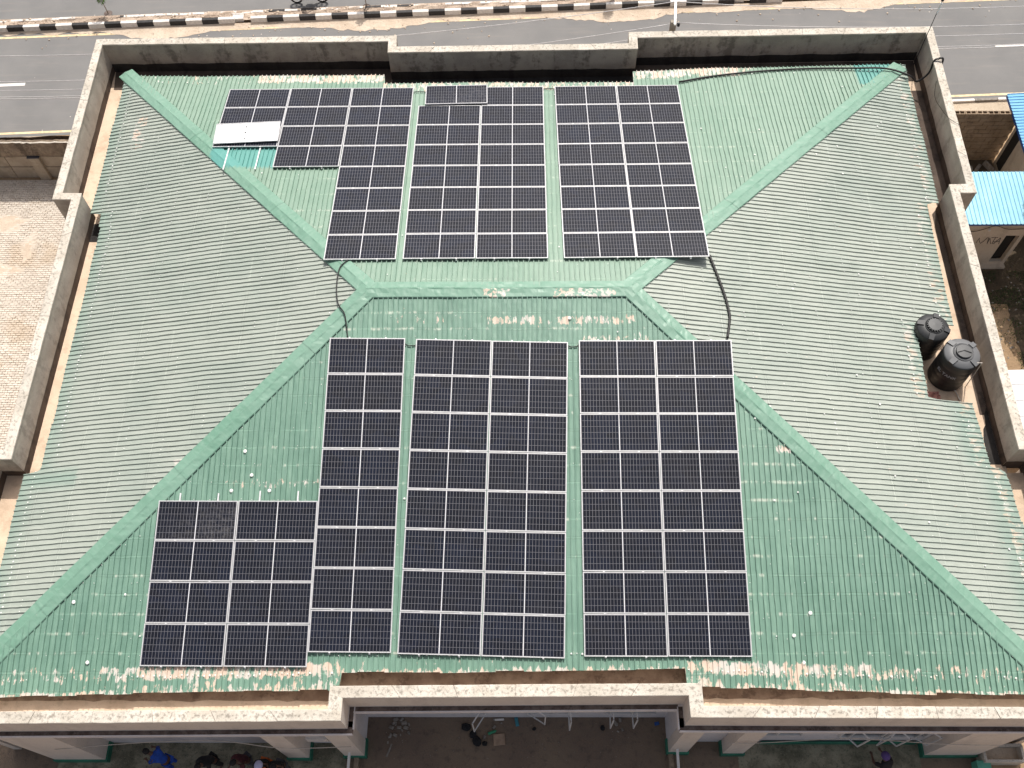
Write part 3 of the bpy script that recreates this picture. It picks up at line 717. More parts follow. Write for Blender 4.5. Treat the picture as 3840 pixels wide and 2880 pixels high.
# ================================================================== SOLAR PANELS
PL, PWD, PT = 2.278, 1.134, .035
def panel_meshes():
    fr = MB(); t = .026
    fr.box((0, -PWD/2+t/2, PT/2), (PL, t, PT)); fr.box((0, PWD/2-t/2, PT/2), (PL, t, PT))
    fr.box((-PL/2+t/2, 0, PT/2+.0002), (t, PWD-2*t, PT-.0004)); fr.box((PL/2-t/2, 0, PT/2+.0002), (t, PWD-2*t, PT-.0004))
    f = fr.mesh('frame'); f.materials.append(m_alu)
    la = MB(); la.box((0, 0, PT-.007), (PL-2*t, PWD-2*t, .006)); l = la.mesh('laminate'); l.materials.append(m_gap)
    ms = MB(); ms.box((0, 0, PT-.0028), (.018, PWD-2*t, .002)); s = ms.mesh('centre_strip'); s.materials.append(m_gapw)
    def cells(dust=0):
        ce = MB(); nx, ny = 12, 6; x0 = .016; W_ = (PL/2-t-x0-.010)/nx; H_ = (PWD-2*t-.014)/ny; g = .0052; dv = []
        for sx in (-1, 1):
            for i in range(nx):
                for j in range(ny):
                    cx = sx*(x0+W_*(i+.5)); cy = -PWD/2+t+.007+H_*(j+.5); a, b = W_/2-g, H_/2-.0048; z = PT-.0032
                    ce.add([(cx-a, cy-b, z), (cx+a, cy-b, z), (cx+a, cy+b, z), (cx-a, cy+b, z)], [(0, 1, 2, 3)]); dv += [dust*max(0, min(1, .5+(cx/PL)*1.2-(cy/PWD)*.8))]*4
        ce.at = {'dust': ('FLOAT', dv)}
        c = ce.mesh('solar_cells'); c.materials.append(m_cell); return c
    cl = MB(); cl.box((0, 0, 0), (.05, .022, .014)); c2 = cl.mesh('clamp'); c2.materials.append(m_rail)
    return f, l, s, cells(0), cells(1), c2
FR, LA, CS, CE, CED, CL = panel_meshes()
def panel(mat4, label, dusty=False, clamps=True):
    r = empty('solar_panel'); r.matrix_world = mat4
    T_(r, label, 'solar panel', 'solar panels on the green roof')
    link('frame', FR, None, r); link('laminate', LA, None, r); link('centre_strip', CS, None, r)
    c = link('solar_cells', CED if dusty else CE, None, r); c['kind'] = 'stuff'
    if clamps:
        for x in (-.55, .55):
            link('clamp', CL, None, r, (x, -PWD/2-.008, PT-.002))
    return r
AF, AB = .1873051474677367, .18521519737534475
ARR = {'FC': (-2.5495613, 1.6844932, .0255833), 'FR': (2.3492132, 1.7406642, .0036331), 'FL': (-5.1642711, 1.6358420, .0092672), 'FX': (-9.8041727, 6.6031666, .0067314),
       'BC': (-3.1264507, 10.4193327, .0016887), 'BR': (1.8724826, 10.4228473, .0098208), 'BL': (-10.2522256, 10.3697067, .0047007)}
def arr_mat(g, i, j, lift=.085, dx=0, ds=0, rot=0):
    x0, s0, r = ARR[g]; pl = g[0]; a = AF if pl == 'F' else AB; sg = 1 if pl == 'F' else -1
    ex, es = (i+.5)*2.30+dx, (j+.5)*1.15*sg+ds
    x = x0+ex*cos(r)-es*sin(r); s = s0+ex*sin(r)+es*cos(r); r2 = r+rot
    if pl == 'F':
        X = Vector((1, 0, 0)); S = Vector((0, -cos(a), -sin(a))); N = Vector((0, -sin(a), cos(a)))
    else:
        X = Vector((1, 0, 0)); S = Vector((0, cos(a), -sin(a))); N = Vector((0, sin(a), cos(a)))
    xa = (X*cos(r2)+S*sin(r2)).normalized(); ya = N.cross(xa).normalized()
    p = Vector((0, 0, RZ))+X*x+S*s+N*lift
    M = Matrix((xa, ya, N)).transposed().to_4x4(); M.translation = p; return M
ordn = ['first', 'second', 'third', 'fourth', 'fifth', 'sixth', 'seventh', 'eighth']
def rowname(pl, j, n=8):
    if pl == 'F': return 'row nearest the ridge' if j == 0 else ('row nearest the front eave' if j == n-1 else '%s row down from the ridge' % ordn[j])
    k = n-1-j
    return 'row nearest the ridge' if k == 0 else ('row nearest the rear eave' if j == 0 else '%s row back from the ridge' % ordn[k])
colshift = {}
def put(g, i, j, arrname, colname, n=8, **kw):
    cs = colshift.setdefault((g, i), (random.uniform(-.004, .004), random.uniform(-.008, .008)))
    d = kw.pop('dusty', False); lab = kw.pop('label', None)
    M = arr_mat(g, i, j, kw.pop('lift', .085)+random.uniform(-.004, .004), cs[0]+random.uniform(-.004, .004), cs[1]+random.uniform(-.003, .003), random.uniform(-.0015, .0015))
    lab = lab or 'solar panel, %s, %s of the %s' % (rowname(g[0], j, n), colname, arrname)
    return panel(M, lab, d)
for j in range(8):
    put('FC', 0, j, 'front middle array', 'left column'); put('FC', 1, j, 'front middle array', 'right column')
    put('FR', 0, j, 'front right array', 'left column'); put('FR', 1, j, 'front right array', 'right column')
    put('FL', 0, j, 'front left array', 'tall single column')
    if j < 4:
        for i, c in ((0, 'outer column'), (1, 'inner column')):
            rn = ['top row, dusty' if (i == 0) else 'top row', 'second row', 'third row', 'bottom row'][j]
            put('FX', i, j, '', '', label='solar panel, %s, %s of the low front left block' % (rn, c), dusty=(j == 0 and i == 0))
    if j > 0: put('BC', 0, j, 'rear middle array', 'left column')
    put('BC', 1, j, 'rear middle array', 'right column')
    put('BR', 0, j, 'rear right array', 'left column', dusty=False); put('BR', 1, j, 'rear right array', 'right column')
    put('BL', 2, j, 'rear left array', 'long right-hand column')
    if j < 4: put('BL', 1, j, '', '', label='solar panel, %s of the four-panel middle column of the rear left array' % ['rearmost', 'second from the rear', 'third from the rear', 'frontmost'][j])
    if j < 2: put('BL', 0, j, '', '', label='dark solar panel, %s of the outermost column of the rear left array' % ['rearmost', 'second from the rear'][j])
put('BL', 0, 2, '', '', label='dark solar panel mostly covered by the white upturned panel, rear left array')
# loose panel of the rear middle array, shifted and lying over its neighbour
def plane_mat(kind, TL, TR, BL, lift):
    def P(q): return sp(kind, q[0], abs(q[1]), lift)
    a, b, c = P(TL), P(TR), P(BL); xa = (b-a).normalized(); N = (sp(kind, 0, 1, 1)-sp(kind, 0, 1, 0)).normalized(); ya = N.cross(xa).normalized()
    ce = (b+c)/2; M = Matrix((xa, ya, N)).transposed().to_4x4(); M.translation = ce; return M
pm = plane_mat('B', (-2.85, 10.22), (-.6, 10.27), (-2.89, 9.1), .155)
panel(pm, 'dusty loose solar panel lying askew at the rear eave end of the middle array', True, False)
# upturned white panel
M = plane_mat('B', (-10.29, 8.0), (-8.0, 8.15), (-10.21, 6.87), .20) @ Matrix.Rotation(pi, 4, 'X')
r = empty('solar_panel'); r.matrix_world = M
T_(r, 'solar panel lying face down with its bright white back upwards', 'solar panel', 'solar panels on the green roof')
link('frame', FR, None, r); mb = MB(); mb.box((0, 0, PT-.008), (PL-.06, PWD-.06, .008)); mb.build('backsheet', m_back_sheet, r)
for (x, y) in ((-.06, .36), (-.06, 0), (-.06, -.33), (.18, -.05)):
    mb = MB(); mb.box((x, y, PT-.022), (.07 if x < 0 else .03, .05 if x < 0 else .02, .018)); bevel(mb.build('junction_box', m_jbox, r), .004)
# the rails under the columns
def rail(g, i, side, j0, j1, e0, e1, label):
    x0, s0, r_ = ARR[g]; pl = g[0]; sg = 1 if pl == 'F' else -1; kind = pl
    root = empty('mounting_rail')
    def pt(jj, extra):
        ex = (i+.5)*2.30+side*.55; es = jj*1.15*sg+extra
        x = x0+ex*cos(r_)-es*sin(r_); s = s0+ex*sin(r_)+es*cos(r_); a = AF if pl == 'F' else AB
        return sp(kind, x, s*cos(a), .060)
    a, b = pt(j0, e0), pt(j1, e1); root.location = a
    mb = MB(); mb.bar((0, 0, 0), b-a, .04, .045); mb.build('rail', m_rail, root)
    L = (b-a).length; k = max(2, int(L/1.6)); fb = MB(); fb.box((0, 0, -.035), (.06, .09, .05)); fm = fb.mesh('rail_foot'); fm.materials.append(m_rail)
    for q in range(k):
        o = link('rail_foot', fm, None, root, (b-a)*((q+.35)/k)+Vector((.045, 0, 0)))
    T_(root, label, 'rail', 'rails carrying the solar panels')
def rails(g, i, j0, j1, nm, e0=-.04, e1=.04):
    for s, sn in ((-1, 'left'), (1, 'right')):
        rail(g, i, s, j0, j1, e0, e1, '%s aluminium rail under the %s' % (sn, nm))
rails('FC', 0, 0, 8, 'left column of the front middle array'); rails('FC', 1, 0, 8, 'right column of the front middle array')
rails('FR', 0, 0, 8, 'left column of the front right array'); rails('FR', 1, 0, 8, 'right column of the front right array')
rails('FL', 0, 0, 8, 'single column of the front left array')
rails('FX', 0, 0, 4, 'outer column of the low front left block', -.22); rails('FX', 1, 0, 4, 'inner column of the low front left block', -.30)
rails('BC', 0, 0, 8, 'left column of the rear middle array', .04, -.04); rails('BC', 1, 0, 8, 'right column of the rear middle array', .04, -.04)
rails('BR', 0, 0, 8, 'left column of the rear right array', .04, -.04); rails('BR', 1, 0, 8, 'right column of the rear right array', .04, -.04)
rails('BL', 0, 0, 4, 'outermost column of the rear left array, its bare end showing', .04, -.05); rails('BL', 1, 0, 4, 'middle column of the rear left array', .04, -.04); rails('BL', 2, 0, 8, 'long column of the rear left array', .04, -.04)

# ================================================================== CABLES ON THE ROOF
def smooth(pts, k=6):
    P = [Vector(p) for p in pts]; out = []
    for i in range(len(P)-1):
        p0, p1, p2, p3 = P[max(i-1, 0)], P[i], P[i+1], P[min(i+2, len(P)-1)]
        for q in range(k):
            t = q/k; out.append(.5*((2*p1)+(-p0+p2)*t+(2*p0-5*p1+4*p2-p3)*t*t+(-p0+3*p1-3*p2+p3)*t**3))
    return out+[P[-1]]
def cable(pts, r, label, mat=m_cable, cat='cable', k=6, name='cable'):
    mb = MB(); mb.tube(smooth(pts, k), r, 6); o = mb.build(name, mat, None, True); T_(o, label, cat); return o
def rp(kind, u, v, l=.06): return sp(kind, u, v, l)
cable([rp('B', -4.66, 1.36, .06), (-4.9, 1.1, RZ-.10), rp('L', .8, 1.0, .10), rp('L', .1, 1.03, .08), rp('L', -.5, .90, .12), (-4.76, -.85, RZ-.02), (-4.68, -1.2, RZ-.12), rp('F', -4.62, 1.60, .09)], .020,
      'thin black cable crossing the left hip between the rear and front arrays')
cable([(6.62, 1.55, RZ-.45), rp('R', .8, 2.86), rp('R', .1, 3.02), rp('R', -.5, 3.1), rp('R', -.85, 3.09), (6.9, -1.5, RZ-.5)], .042,
      'thick black conduit crossing the faded right slope between the arrays')
cable([rp('B', 6.55, 10.55), rp('B', 7.9, 10.91), rp('B', 9.69, 11.2), rp('B', 11.47, 11.35), rp('B', 13.2, 11.3, .1), rp('B', 14.4, 11.2, .14), (15.25, 10.95, RZ-2.05), (15.6, 10.9, RZ-2.3), (15.93, 10.95, RZ-1.95), (16.0, 11.1, RZ-1.5), (16.15, 11.15, RZ-1.43), (16.34, 11.12, RZ-1.5), (16.36, 11.1, 4.3), (16.36, 11.1, .1)], .036,
      'black conduit along the rear right eave that climbs over the corner of the parapet')
cable([(15.95, 10.2, RZ-1.6), (15.96, 9.8, RZ-2.0), (15.96, 8.9, RZ-1.75), (15.99, 8.2, RZ-1.46), (16.3, 7.9, RZ-1.46)], .008, 'hair-thin wire straggling over the right parapet wall')
def loop(g, ja, lab, xa, xb, kind, v, k=.06):
    cable([rp(kind, xa, v, k), rp(kind, lerp(xa, xb, .3), v+.06, .045), rp(kind, lerp(xa, xb, .7), v+.05, .045), rp(kind, xb, v, k)], .016, lab)
loop('', 0, 'short black lead joining the front left and front middle arrays', -2.9, -2.45, 'F', 1.78)
loop('', 0, 'short black lead joining the front middle and front right arrays', 2.0, 2.4, 'F', 1.84)
loop('', 0, 'short black lead joining the rear left and rear middle arrays', -3.4, -2.85, 'B', 10.0)
loop('', 0, 'short black lead joining the rear middle and rear right arrays', 1.45, 1.95, 'B', 10.15)

# slim rod at the rear right corner
t = empty('lightning_rod', (15.95, 12.35, fz(12.4)))
mb = MB(); mb.tube([(0, 0, 0), (0, 0, 3.15)], .016, 6); mb.build('rod', m_plasticb, t)
mb = MB(); mb.tube([(0, 0, 2.55), (0, 0, 3.0)], .032, 8); mb.build('sleeve', m_rail, t)
mb = MB(); mb.lathe([(.01, 3.08), (.055, 3.1), (.06, 3.2), (.04, 3.3), (.0, 3.34)], n=10); mb.build('tip', m_plasticb, t)
T_(t, 'slim dark rod with a knobbed tip standing in the rear right parapet corner', 'rod')

# ================================================================== WATER TANKS
def tank(x, y, z, r, h, rot, big, label):
    t = empty('water_tank', (x, y, z), rot)
    mb = MB(); prof = [(r*.97, 0), (r, .05)]
    k = 5
    for q in range(k): zz = .06+(h-.1)*q/k; dz = (h-.1)/k; prof += [(r, zz+.02), (r, zz+dz*.8), (r*.985, zz+dz*.88)]
    prof += [(r, h-.03), (r*.985, h), (r*.93, h+.05), (r*.62, h+.115), (r*.42, h+.135), (0.0, h+.135)]
    mb.lathe(prof, n=40); nv = len(mb.v); mb.at = {'dust': ('FLOAT', [(1.0 if big else .05)]*nv)}
    body = mb.build('tank_body', m_tank, t, True)
    body.data.polygons.foreach_set('use_smooth', [True]*len(body.data.polygons))
    # neck and lid
    mb = MB(); mb.lathe([(r*.56, h+.09), (r*.56, h+.14), (r*.53, h+.15), (r*.46, h+.13)], n=32); mb.at = {'dust': ('FLOAT', [.6 if big else .1]*len(mb.v))}; mb.build('neck_ring', m_tank, t)
    mb = MB(); nn = 36; pr = []
    for (rr, zz) in ((.40, .13), (.43, .14), (.43, .19), (.41, .205), (0, .215)): pr.append((rr*r, h+zz))
    mb.lathe(pr, n=nn)
    if not big:      # knurled lid
        for k_ in range(18):
            a = 2*pi*k_/18; mb.box((.45*r*cos(a), .45*r*sin(a), h+.165), (.03, .035, .05), a)
    mb.at = {'dust': ('FLOAT', [.30 if big else .22]*len(mb.v))}
    lid = mb.build('lid', m_tank, t)
    mb = MB(); mb.bar((-.36*r, -.04, h+.225), (0, .02, h+.228), .022, .02); mb.bar((0, .02, h+.228), (.36*r, -.07, h+.225), .022, .02)
    if big: mb.build('lid_handle', m_plasticb, lid)
    # shoulder lugs
    for k_ in range(4):
        a = radians(38+90*k_)+(0 if big else .25); mb = MB(); q = Matrix.Rotation(a, 4, 'Z')
        vs = [(r*.60, -.10, h+.05), (r*1.0, -.085, h-.02), (r*1.0, .085, h-.02), (r*.60, .10, h+.05), (r*.60, -.09, h+.15), (r*.99, -.075, h+.085), (r*.99, .075, h+.085), (r*.60, .09, h+.15)]
        mb.add([q @ Vector(v) for v in vs], [(0, 3, 2, 1), (4, 5, 6, 7), (0, 1, 5, 4), (1, 2, 6, 5), (2, 3, 7, 6), (3, 0, 4, 7)])
        mb.at = {'dust': ('FLOAT', [.85 if big else .25]*8)}; mb.build('shoulder_lug', m_tank, t)
    T_(t, label, 'water tank', 'black water tanks'); return t
tb = tank(13.70, -.50, fz(0)+.0, .52, 1.22, .3, False, 'smaller black plastic water tank with knurled lid, behind the larger tank in the roof notch')
ta = tank(14.30, -1.60, fz(-1.6), .57, 1.42, 0, True, 'larger black plastic water tank with dusty grey top and pale lettering')
# float valve pipe on the front tank
mb = MB(); mb.tube([(.22, -.36, 1.50), (.50, -.37, 1.52)], .016, 8); mb.tube([(.50, -.37, 1.52), (.56, -.40, 0.0)], .014, 8); mb.tube([(.22, -.36, 1.40), (.22, -.36, 1.52)], .03, 8)
mb.build('inlet_pipe', m_pvc, ta)
cable([(14.45, -2.1, fz(-2)+.08), (14.6, -2.6, fz(-2)+.05), (14.72, -3.1, fz(-3)+.03)], .022, 'pale pipe leading from the larger water tank along the gutter', m_pvc, 'pipe', name='pipe')
# lettering wrapped round the tank
def text_mesh(s, size, depth=.004):
    cu = bpy.data.curves.new('txt', 'FONT'); cu.body = s; cu.size = size; cu.extrude = depth; cu.align_x = 'CENTER'; cu.resolution_u = 2
    to = bpy.data.objects.new('txt', cu); C.objects.link(to); bpy.context.view_layer.update()
    me = bpy.data.meshes.new_from_object(to.evaluated_get(bpy.context.evaluated_depsgraph_get())); bpy.data.objects.remove(to); return me
me = text_mesh('EL TANK', .17)
for v in me.vertices:
    a = -pi/2-.75+v.co.x/.57; rr = .576+v.co.z; v.co = Vector((rr*cos(a), rr*sin(a), .80+v.co.y))
me.materials.clear(); me.materials.append(m_text); link('tank_lettering', me, None, ta)
# rag/brick debris by the tank
mb = MB(); N = 8
for i in range(N+1):
    for j in range(N+1):
        x = 13.32+.62*i/N; y = -2.92+.72*j/N; mb.v.append((x+.05*nz(i, j), y+.05*nz(j, i, 3), fz(-2.5)+.04+.22*abs(nz(i*.45, j*.5, 2))+.1*(1-i/N)))
mb.f = [(i*(N+1)+j, (i+1)*(N+1)+j, (i+1)*(N+1)+j+1, i*(N+1)+j+1) for i in range(N) for j in range(N)]; mb.mi = [0]*len(mb.f)
T_(mb.build('crumpled_sheet', m_red), 'crumpled pinkish sheet lying in the roof notch in front of the larger tank', 'sheet')

# ================================================================== BOUNDARY WALLS
t = empty('boundary_wall', (-22.5, 10.7, 0)); T_(t, 'low plastered boundary wall with rough crumbling top beside the paved yard, left', 'wall')
for k, (z0, z1, m_) in enumerate(((0, .66, m_plast), (.70, 1.30, m_plast))):
    for q in range(5):
        mb = MB(); x0 = -28.5+q*2.6; mb.box((x0+1.29+22.5, 0, (z0+z1)/2), (2.575, .17+.012*k, z1-z0)); bevel(mb.build('wall_panel', m_, t), .012)
mb = MB(); mb.box((-6+6.25, .03, .9), (13, .12, 1.8)); mb.build('wall_core', m_plastr, t)
mb = MB(); N = 90
for i in range(N+1):      # rough course with a ragged crest
    x = -6+13*i/N; zt = 2.13+.05*nz(x*1.7, 2)+.05*nz(x*6, 4)+.02*nz(x*17, 4)
    for (y, z) in ((-.13, 1.36), (-.15+.03*nz(x*3, 1), 1.6+.03*nz(x*5, 2)), (-.12+.03*nz(x*4, 3), 1.9), (-.10+.04*nz(x*5, 6), zt), (.08, zt+.03*nz(x*7, 9)), (.1, 1.36)): mb.v.append((x, y, z))
mb.f = [(i*6+j, (i+1)*6+j, (i+1)*6+j+1, i*6+j+1) for i in range(N) for j in range(5)]; mb.mi = [0]*len(mb.f); mb.build('rough_course', m_plastr, t)
mb = MB()
for i in range(N+1):
    x = -6+13*i/N; zt = 2.15+.05*nz(x*1.7, 2)+.05*nz(x*6, 4)+.02*nz(x*17, 4)
    mb.v += [(x, -.115+.04*nz(x*5, 6), zt), (x, -.055+.05*nz(x*8, 6), zt+.01)]
mb.f = [(2*i, 2*i+2, 2*i+3, 2*i+1) for i in range(N)]; mb.mi = [0]*len(mb.f); mb.build('crest_mortar', m_cop, t)
for x in (-19.45, -24.6):
    mb = MB(); mb.box((x+22.5, -.13, .68), (.44, .22, 1.36)); bevel(mb.build('pilaster', m_plast, t), .015)
    mb = MB(); mb.box((x+22.5, -.13, 1.385), (.5, .24, .05)); mb.build('pilaster_cap', m_jbox, t)
# right wall: hollow sandcrete blocks
t = empty('boundary_wall', (18.5, 11.42, 0)); T_(t, 'brown hollow-block boundary wall between the building and the blue roofed hut', 'wall')
bw, bh, bd = .45, .225, .19
mb = MB(); mb.box((0, 0, 0), (bw-.014, bd, bh-.014)); solid = bevel(mb.build('block', m_block, t), .006).data; bpy.data.objects.remove(bpy.data.objects['block'])
hb = MB(); zz = bh-.014
hb.box((0, -bd/2+.0175, 0), (bw-.014, .035, zz)); hb.box((0, bd/2-.0175, 0), (bw-.014, .035, zz))
for x in (-bw/2+.007+.02, 0, bw/2-.007-.02): hb.box((x, 0, .0), (.04, bd-.072, zz-.001))
hb.box((0, 0, -zz/2+.02), (bw-.1, bd-.072, .03))
hollow = hb.mesh('block'); hollow.materials.append(m_block)
for c in range(12):
    for q in range(10):
        x = -2.35+(q+.5*(c % 2))*bw
        o = link('block', hollow if c == 11 else solid, None, t, (x+random.uniform(-.003, .003), random.uniform(-.008, .008), -.0+bh*(c+.5)))
mb = MB(); mb.box((-.1, .02, 1.2), (4.5, .1, 2.4)); mb.build('mortar_core', m_plastr, t)
# ================================================================== PAVED YARD (left)
yard = strip('paved_yard', 0, 0, 0, 0, 0, m_ground); bpy.data.objects.remove(yard)
mb = MB(); mb.add([(-30, -9, .006), (-15.8, -9, .006), (-15.8, 10.5, .006), (-30, 10.5, .006)], [(0, 1, 2, 3)])
yard = T_(mb.build('paved_yard', m_verge), kind='structure')
pv = MB(); pv.add([(-.096, -.046, 0), (.096, -.046, 0), (.096, .046, 0), (-.096, .046, 0), (-.089, -.039, .035), (.089, -.039, .035), (.089, .039, .035), (-.089, .039, .035)],
                  [(4, 5, 6, 7), (0, 1, 5, 4), (1, 2, 6, 5), (2, 3, 7, 6), (3, 0, 4, 7)])
pvm = pv.mesh('paver'); pvm.materials.append(m_paver); rest = MB()
cam_p = Vector((.6876, -17.318, 32.807))
def inframe(p):
    d = Vector(p)-cam_p; z = d.dot(FW); return abs(d.dot(RT)/z) < .512 and abs(d.dot(UP)/z) < .384
lst = []
for r_ in range(-2, 200):
    for c in range(0, 60):
        x = -27.5+c*.2+(.1 if r_ % 2 else 0); y = -8.9+r_*.1
        if x > -16.6 or y > 10.45 or x < -24.5: continue
        lst.append(((Vector((x, y, 0))-cam_p).length, x, y))
lst.sort(); near = 0
for (dd, x, y) in lst:
    vis = inframe((x, y, 0)) and x < -17.9
    x += random.uniform(-.004, .004); y += random.uniform(-.004, .004); z = .008+random.uniform(-.004, .006)+.02*nz(x*.7, y*.7)
    if vis and near < 300:
        near += 1; o = link('paver', pvm, None, yard, (x, y, z)); o.rotation_euler.z = random.uniform(-.03, .03)
    else:
        rest.add([(x+a, y+b, z+c_) for a, b, c_ in pv.v], pv.f)
T_(rest.build('small_pavers', m_paver, yard), kind='stuff')
# sand lying on the paving
mb = MB()
for (cx, cy, a, b) in ((-20.6, 8.2, .9, .5), (-20.5, 5.8, 1.2, .35), (-19.4, 7.0, .3, .7)):
    n_ = 22; base = len(mb.v); mb.v.append((cx, cy, .058))
    for k in range(n_):
        an = 2*pi*k/n_; rr = 1+.5*nz(cos(an)*2+cx, sin(an)*2+cy); mb.v.append((cx+a*rr*cos(an), cy+b*rr*sin(an), .034))
    for k in range(n_): mb.f.append((base, base+1+k, base+1+(k+1) % n_)); mb.mi.append(0)
T_(mb.build('sand_on_paving', m_sand), kind='stuff')

# ================================================================== HUTS (right)
GRAF = [[(18.07, 1.528), (18.078, 1.832), (18.163, 1.603), (18.245, 1.48), (18.3, 1.572), (18.374, 1.845)], [(18.42, 1.845), (18.516, 1.447), (18.49, 1.692), (18.478, 1.814), (18.649, 1.446)], [(18.529, 1.844), (18.684, 1.867), (18.688, 1.477), (18.781, 1.452)], [(18.768, 1.461), (18.815, 1.66), (18.88, 1.835), (18.959, 1.444)], [(18.706, 1.569), (18.829, 1.583), (18.927, 1.634)], [(18.713, 1.842), (18.77, 1.857)]]
def ribbed(mb, x0, x1, y0, y1, z0, z1, per, h, along='y', n=6):
    """roof sheet; ribs run along y from (y0,z0) to (y1,z1), repeated over x"""
    k = int(round((x1-x0)/per)); per = (x1-x0)/k; prof = []
    for i in range(k):
        a = x0+i*per; prof += [(a, 0), (a+per*.72, 0), (a+per*.78, h), (a+per*.92, h), (a+per*.98, 0)]
    prof.append((x1, 0)); b = len(mb.v)
    for (x, hh) in prof:
        for j in range(n+1):
            t = j/n; mb.v.append((x, lerp(y0, y1, t), lerp(z0, z1, t)+hh+.008*nz(x*2, t*3)))
    m1 = n+1
    for c in range(len(prof)-1):
        for j in range(n): mb.f.append((b+c*m1+j, b+(c+1)*m1+j, b+(c+1)*m1+j+1, b+c*m1+j+1)); mb.mi.append(0)
H = empty('hut', (18.4, 7, 0)); T_(H, 'small cream hut with light blue ribbed roof, dark doorway and scrawled word', 'hut')
def rel(o, root):
    o.parent = root; o.matrix_parent_inverse = Matrix.Translation(-Vector(root.location)); return o
def hb_(name, mat, x0, x1, y0, y1, z0, z1, root): return rel(wallbox(name, mat, x0, x1, y0, y1, z0, z1, None), root)
# front wall with the doorway
hb_('wall', m_hutwall, 16.9, 19.04, 5.87, 6.02, 0, 2.78, H); hb_('wall', m_hutwall, 19.56, 19.70, 5.87, 6.02, 0, 2.78, H); hb_('wall', m_hutwall, 19.04, 19.56, 5.87, 6.02, 1.95, 2.78, H); hb_('wall', m_hutwall, 19.04, 19.56, 5.87, 6.02, 0, .28, H)
hb_('side_wall', m_hutwall, 19.55, 19.70, 6.02, 8.0, 0, 2.9, H); hb_('side_wall', m_hutwall, 16.9, 17.05, 6.02, 8.0, 0, 2.9, H); hb_('rear_wall', m_hutwall, 17.05, 19.55, 7.85, 8.0, 0, 2.9, H)
hb_('doorway', m_dark, 19.04, 19.56, 6.05, 6.08, .28, 1.95, H)
hb_('door_step', m_hutwall, 18.6, 19.72, 5.70, 5.868, 0, .12, H)
mb = MB()
for s in range(4): pass
for (x0, x1) in ((16.95, 17.89), (17.9, 18.84), (18.85, 19.79)):
    mb = MB(); ribbed(mb, x0, x1, 5.68, 8.08, 2.90, 3.02, .157, .032); rel(mb.build('roof_sheet', m_blueroof, None), H)
hb_('fascia', m_blue, 16.95, 19.79, 5.69, 5.71, 2.80, 2.885, H)
mb = MB()
for st in GRAF: mb.tube([(x, 5.862, z) for x, z in st], .011, 5)
rel(mb.build('graffiti', m_ink), H)
cable([(17.3, 5.85, 2.25), (17.8, 5.82, 2.32), (18.35, 5.82, 2.62), (18.9, 5.82, 2.42), (19.7, 5.82, 2.45), (20.6, 5.7, 2.6)], .012, 'thin black cable slung across the front wall of the blue roofed hut')
mb = MB(); mb.sphere((0, 0, 0), .06, 10); o = mb.build('wall_lamp', m_white, None, True); o.location = (18.2, 5.80, 2.4); T_(o, 'small round white lamp fixed under the eave of the blue roofed hut', 'lamp')
# second hut
H2 = empty('hut', (22, 11, 0)); T_(H2, 'cream walled shed with stronger blue roof at the right edge beside the road', 'shed')
hb_('side_wall', m_hutwall, 20.55, 20.7, 9.0, 11.0, 0, 2.5, H2); hb_('rear_wall', m_hutwall, 20.55, 25, 11.0, 11.15, 0, 2.5, H2); hb_('front_wall', m_hutwall, 20.7, 25, 8.6, 8.75, 0, 2.5, H2)
hb_('dark_opening', m_dark, 20.535, 20.548, 10.45, 10.95, .2, 2.4, H2)
mb = MB(); b0 = 0
k = 26; prof = []
for i in range(k):
    y = 8.3+i*.155; prof += [(y, 0), (y+.11, 0), (y+.12, .025), (y+.14, .025), (y+.15, 0)]
for (y, h) in prof:
    for x in (20.22, 22.3, 25): mb.v.append((x, y, 2.78+h+(x-20.22)*.06))
mb.f = [(c*3+j, (c+1)*3+j, (c+1)*3+j+1, c*3+j+1) for c in range(len(prof)-1) for j in range(2)]; mb.mi = [0]*len(mb.f)
rel(mb.build('roof_sheet', m_blueroof2, None), H2); hb_('fascia', m_blue, 20.24, 20.27, 8.3, 12.3, 2.62, 2.77, H2)
hb_('board', m_wood, 20.2, 20.5, 9.0, 9.05, 0, .9, H2)
# white roofed shelter further forward
H3 = empty('shelter', (19.5, -2, 0)); T_(H3, 'white ribbed roof of a low shelter at the right edge, marked with faint writing', 'shelter')
for q in range(6):
    mb = MB(); y1 = -.3-q*.62
    yy = [y1, y1-.10, y1-.50, y1-.53, y1-.56, y1-.59, y1-.618]; zz_ = [0, 0, 0, .03, .03, 0, 0]
    for (y, h) in zip(yy, zz_):
        for x in (17.2, 19, 21.5): mb.v.append((x, y, 2.5+h+(x-17.2)*.05))
    mb.f = [(c*3+j, c*3+j+1, (c+1)*3+j+1, (c+1)*3+j) for c in range(6) for j in range(2)]; mb.mi = [0]*len(mb.f)
    rel(mb.build('roof_sheet', m_whiteroof, None), H3)
for (x, y) in ((17.4, -.5), (17.4, -3.7), (21.2, -.5), (21.2, -3.7)): hb_('post', m_rail, x-.03, x+.03, y-.03, y+.03, 0, 2.5 if x < 18 else 2.68, H3)
me = text_mesh('L MAIN', .11, .001); me.materials.clear(); me.materials.append(m_text); o = link('roof_writing', me, None, None)
o.matrix_world = Matrix.Translation((17.93, -.47, 2.545)) @ Matrix.Rotation(-.05, 4, 'Y'); rel(o, H3)
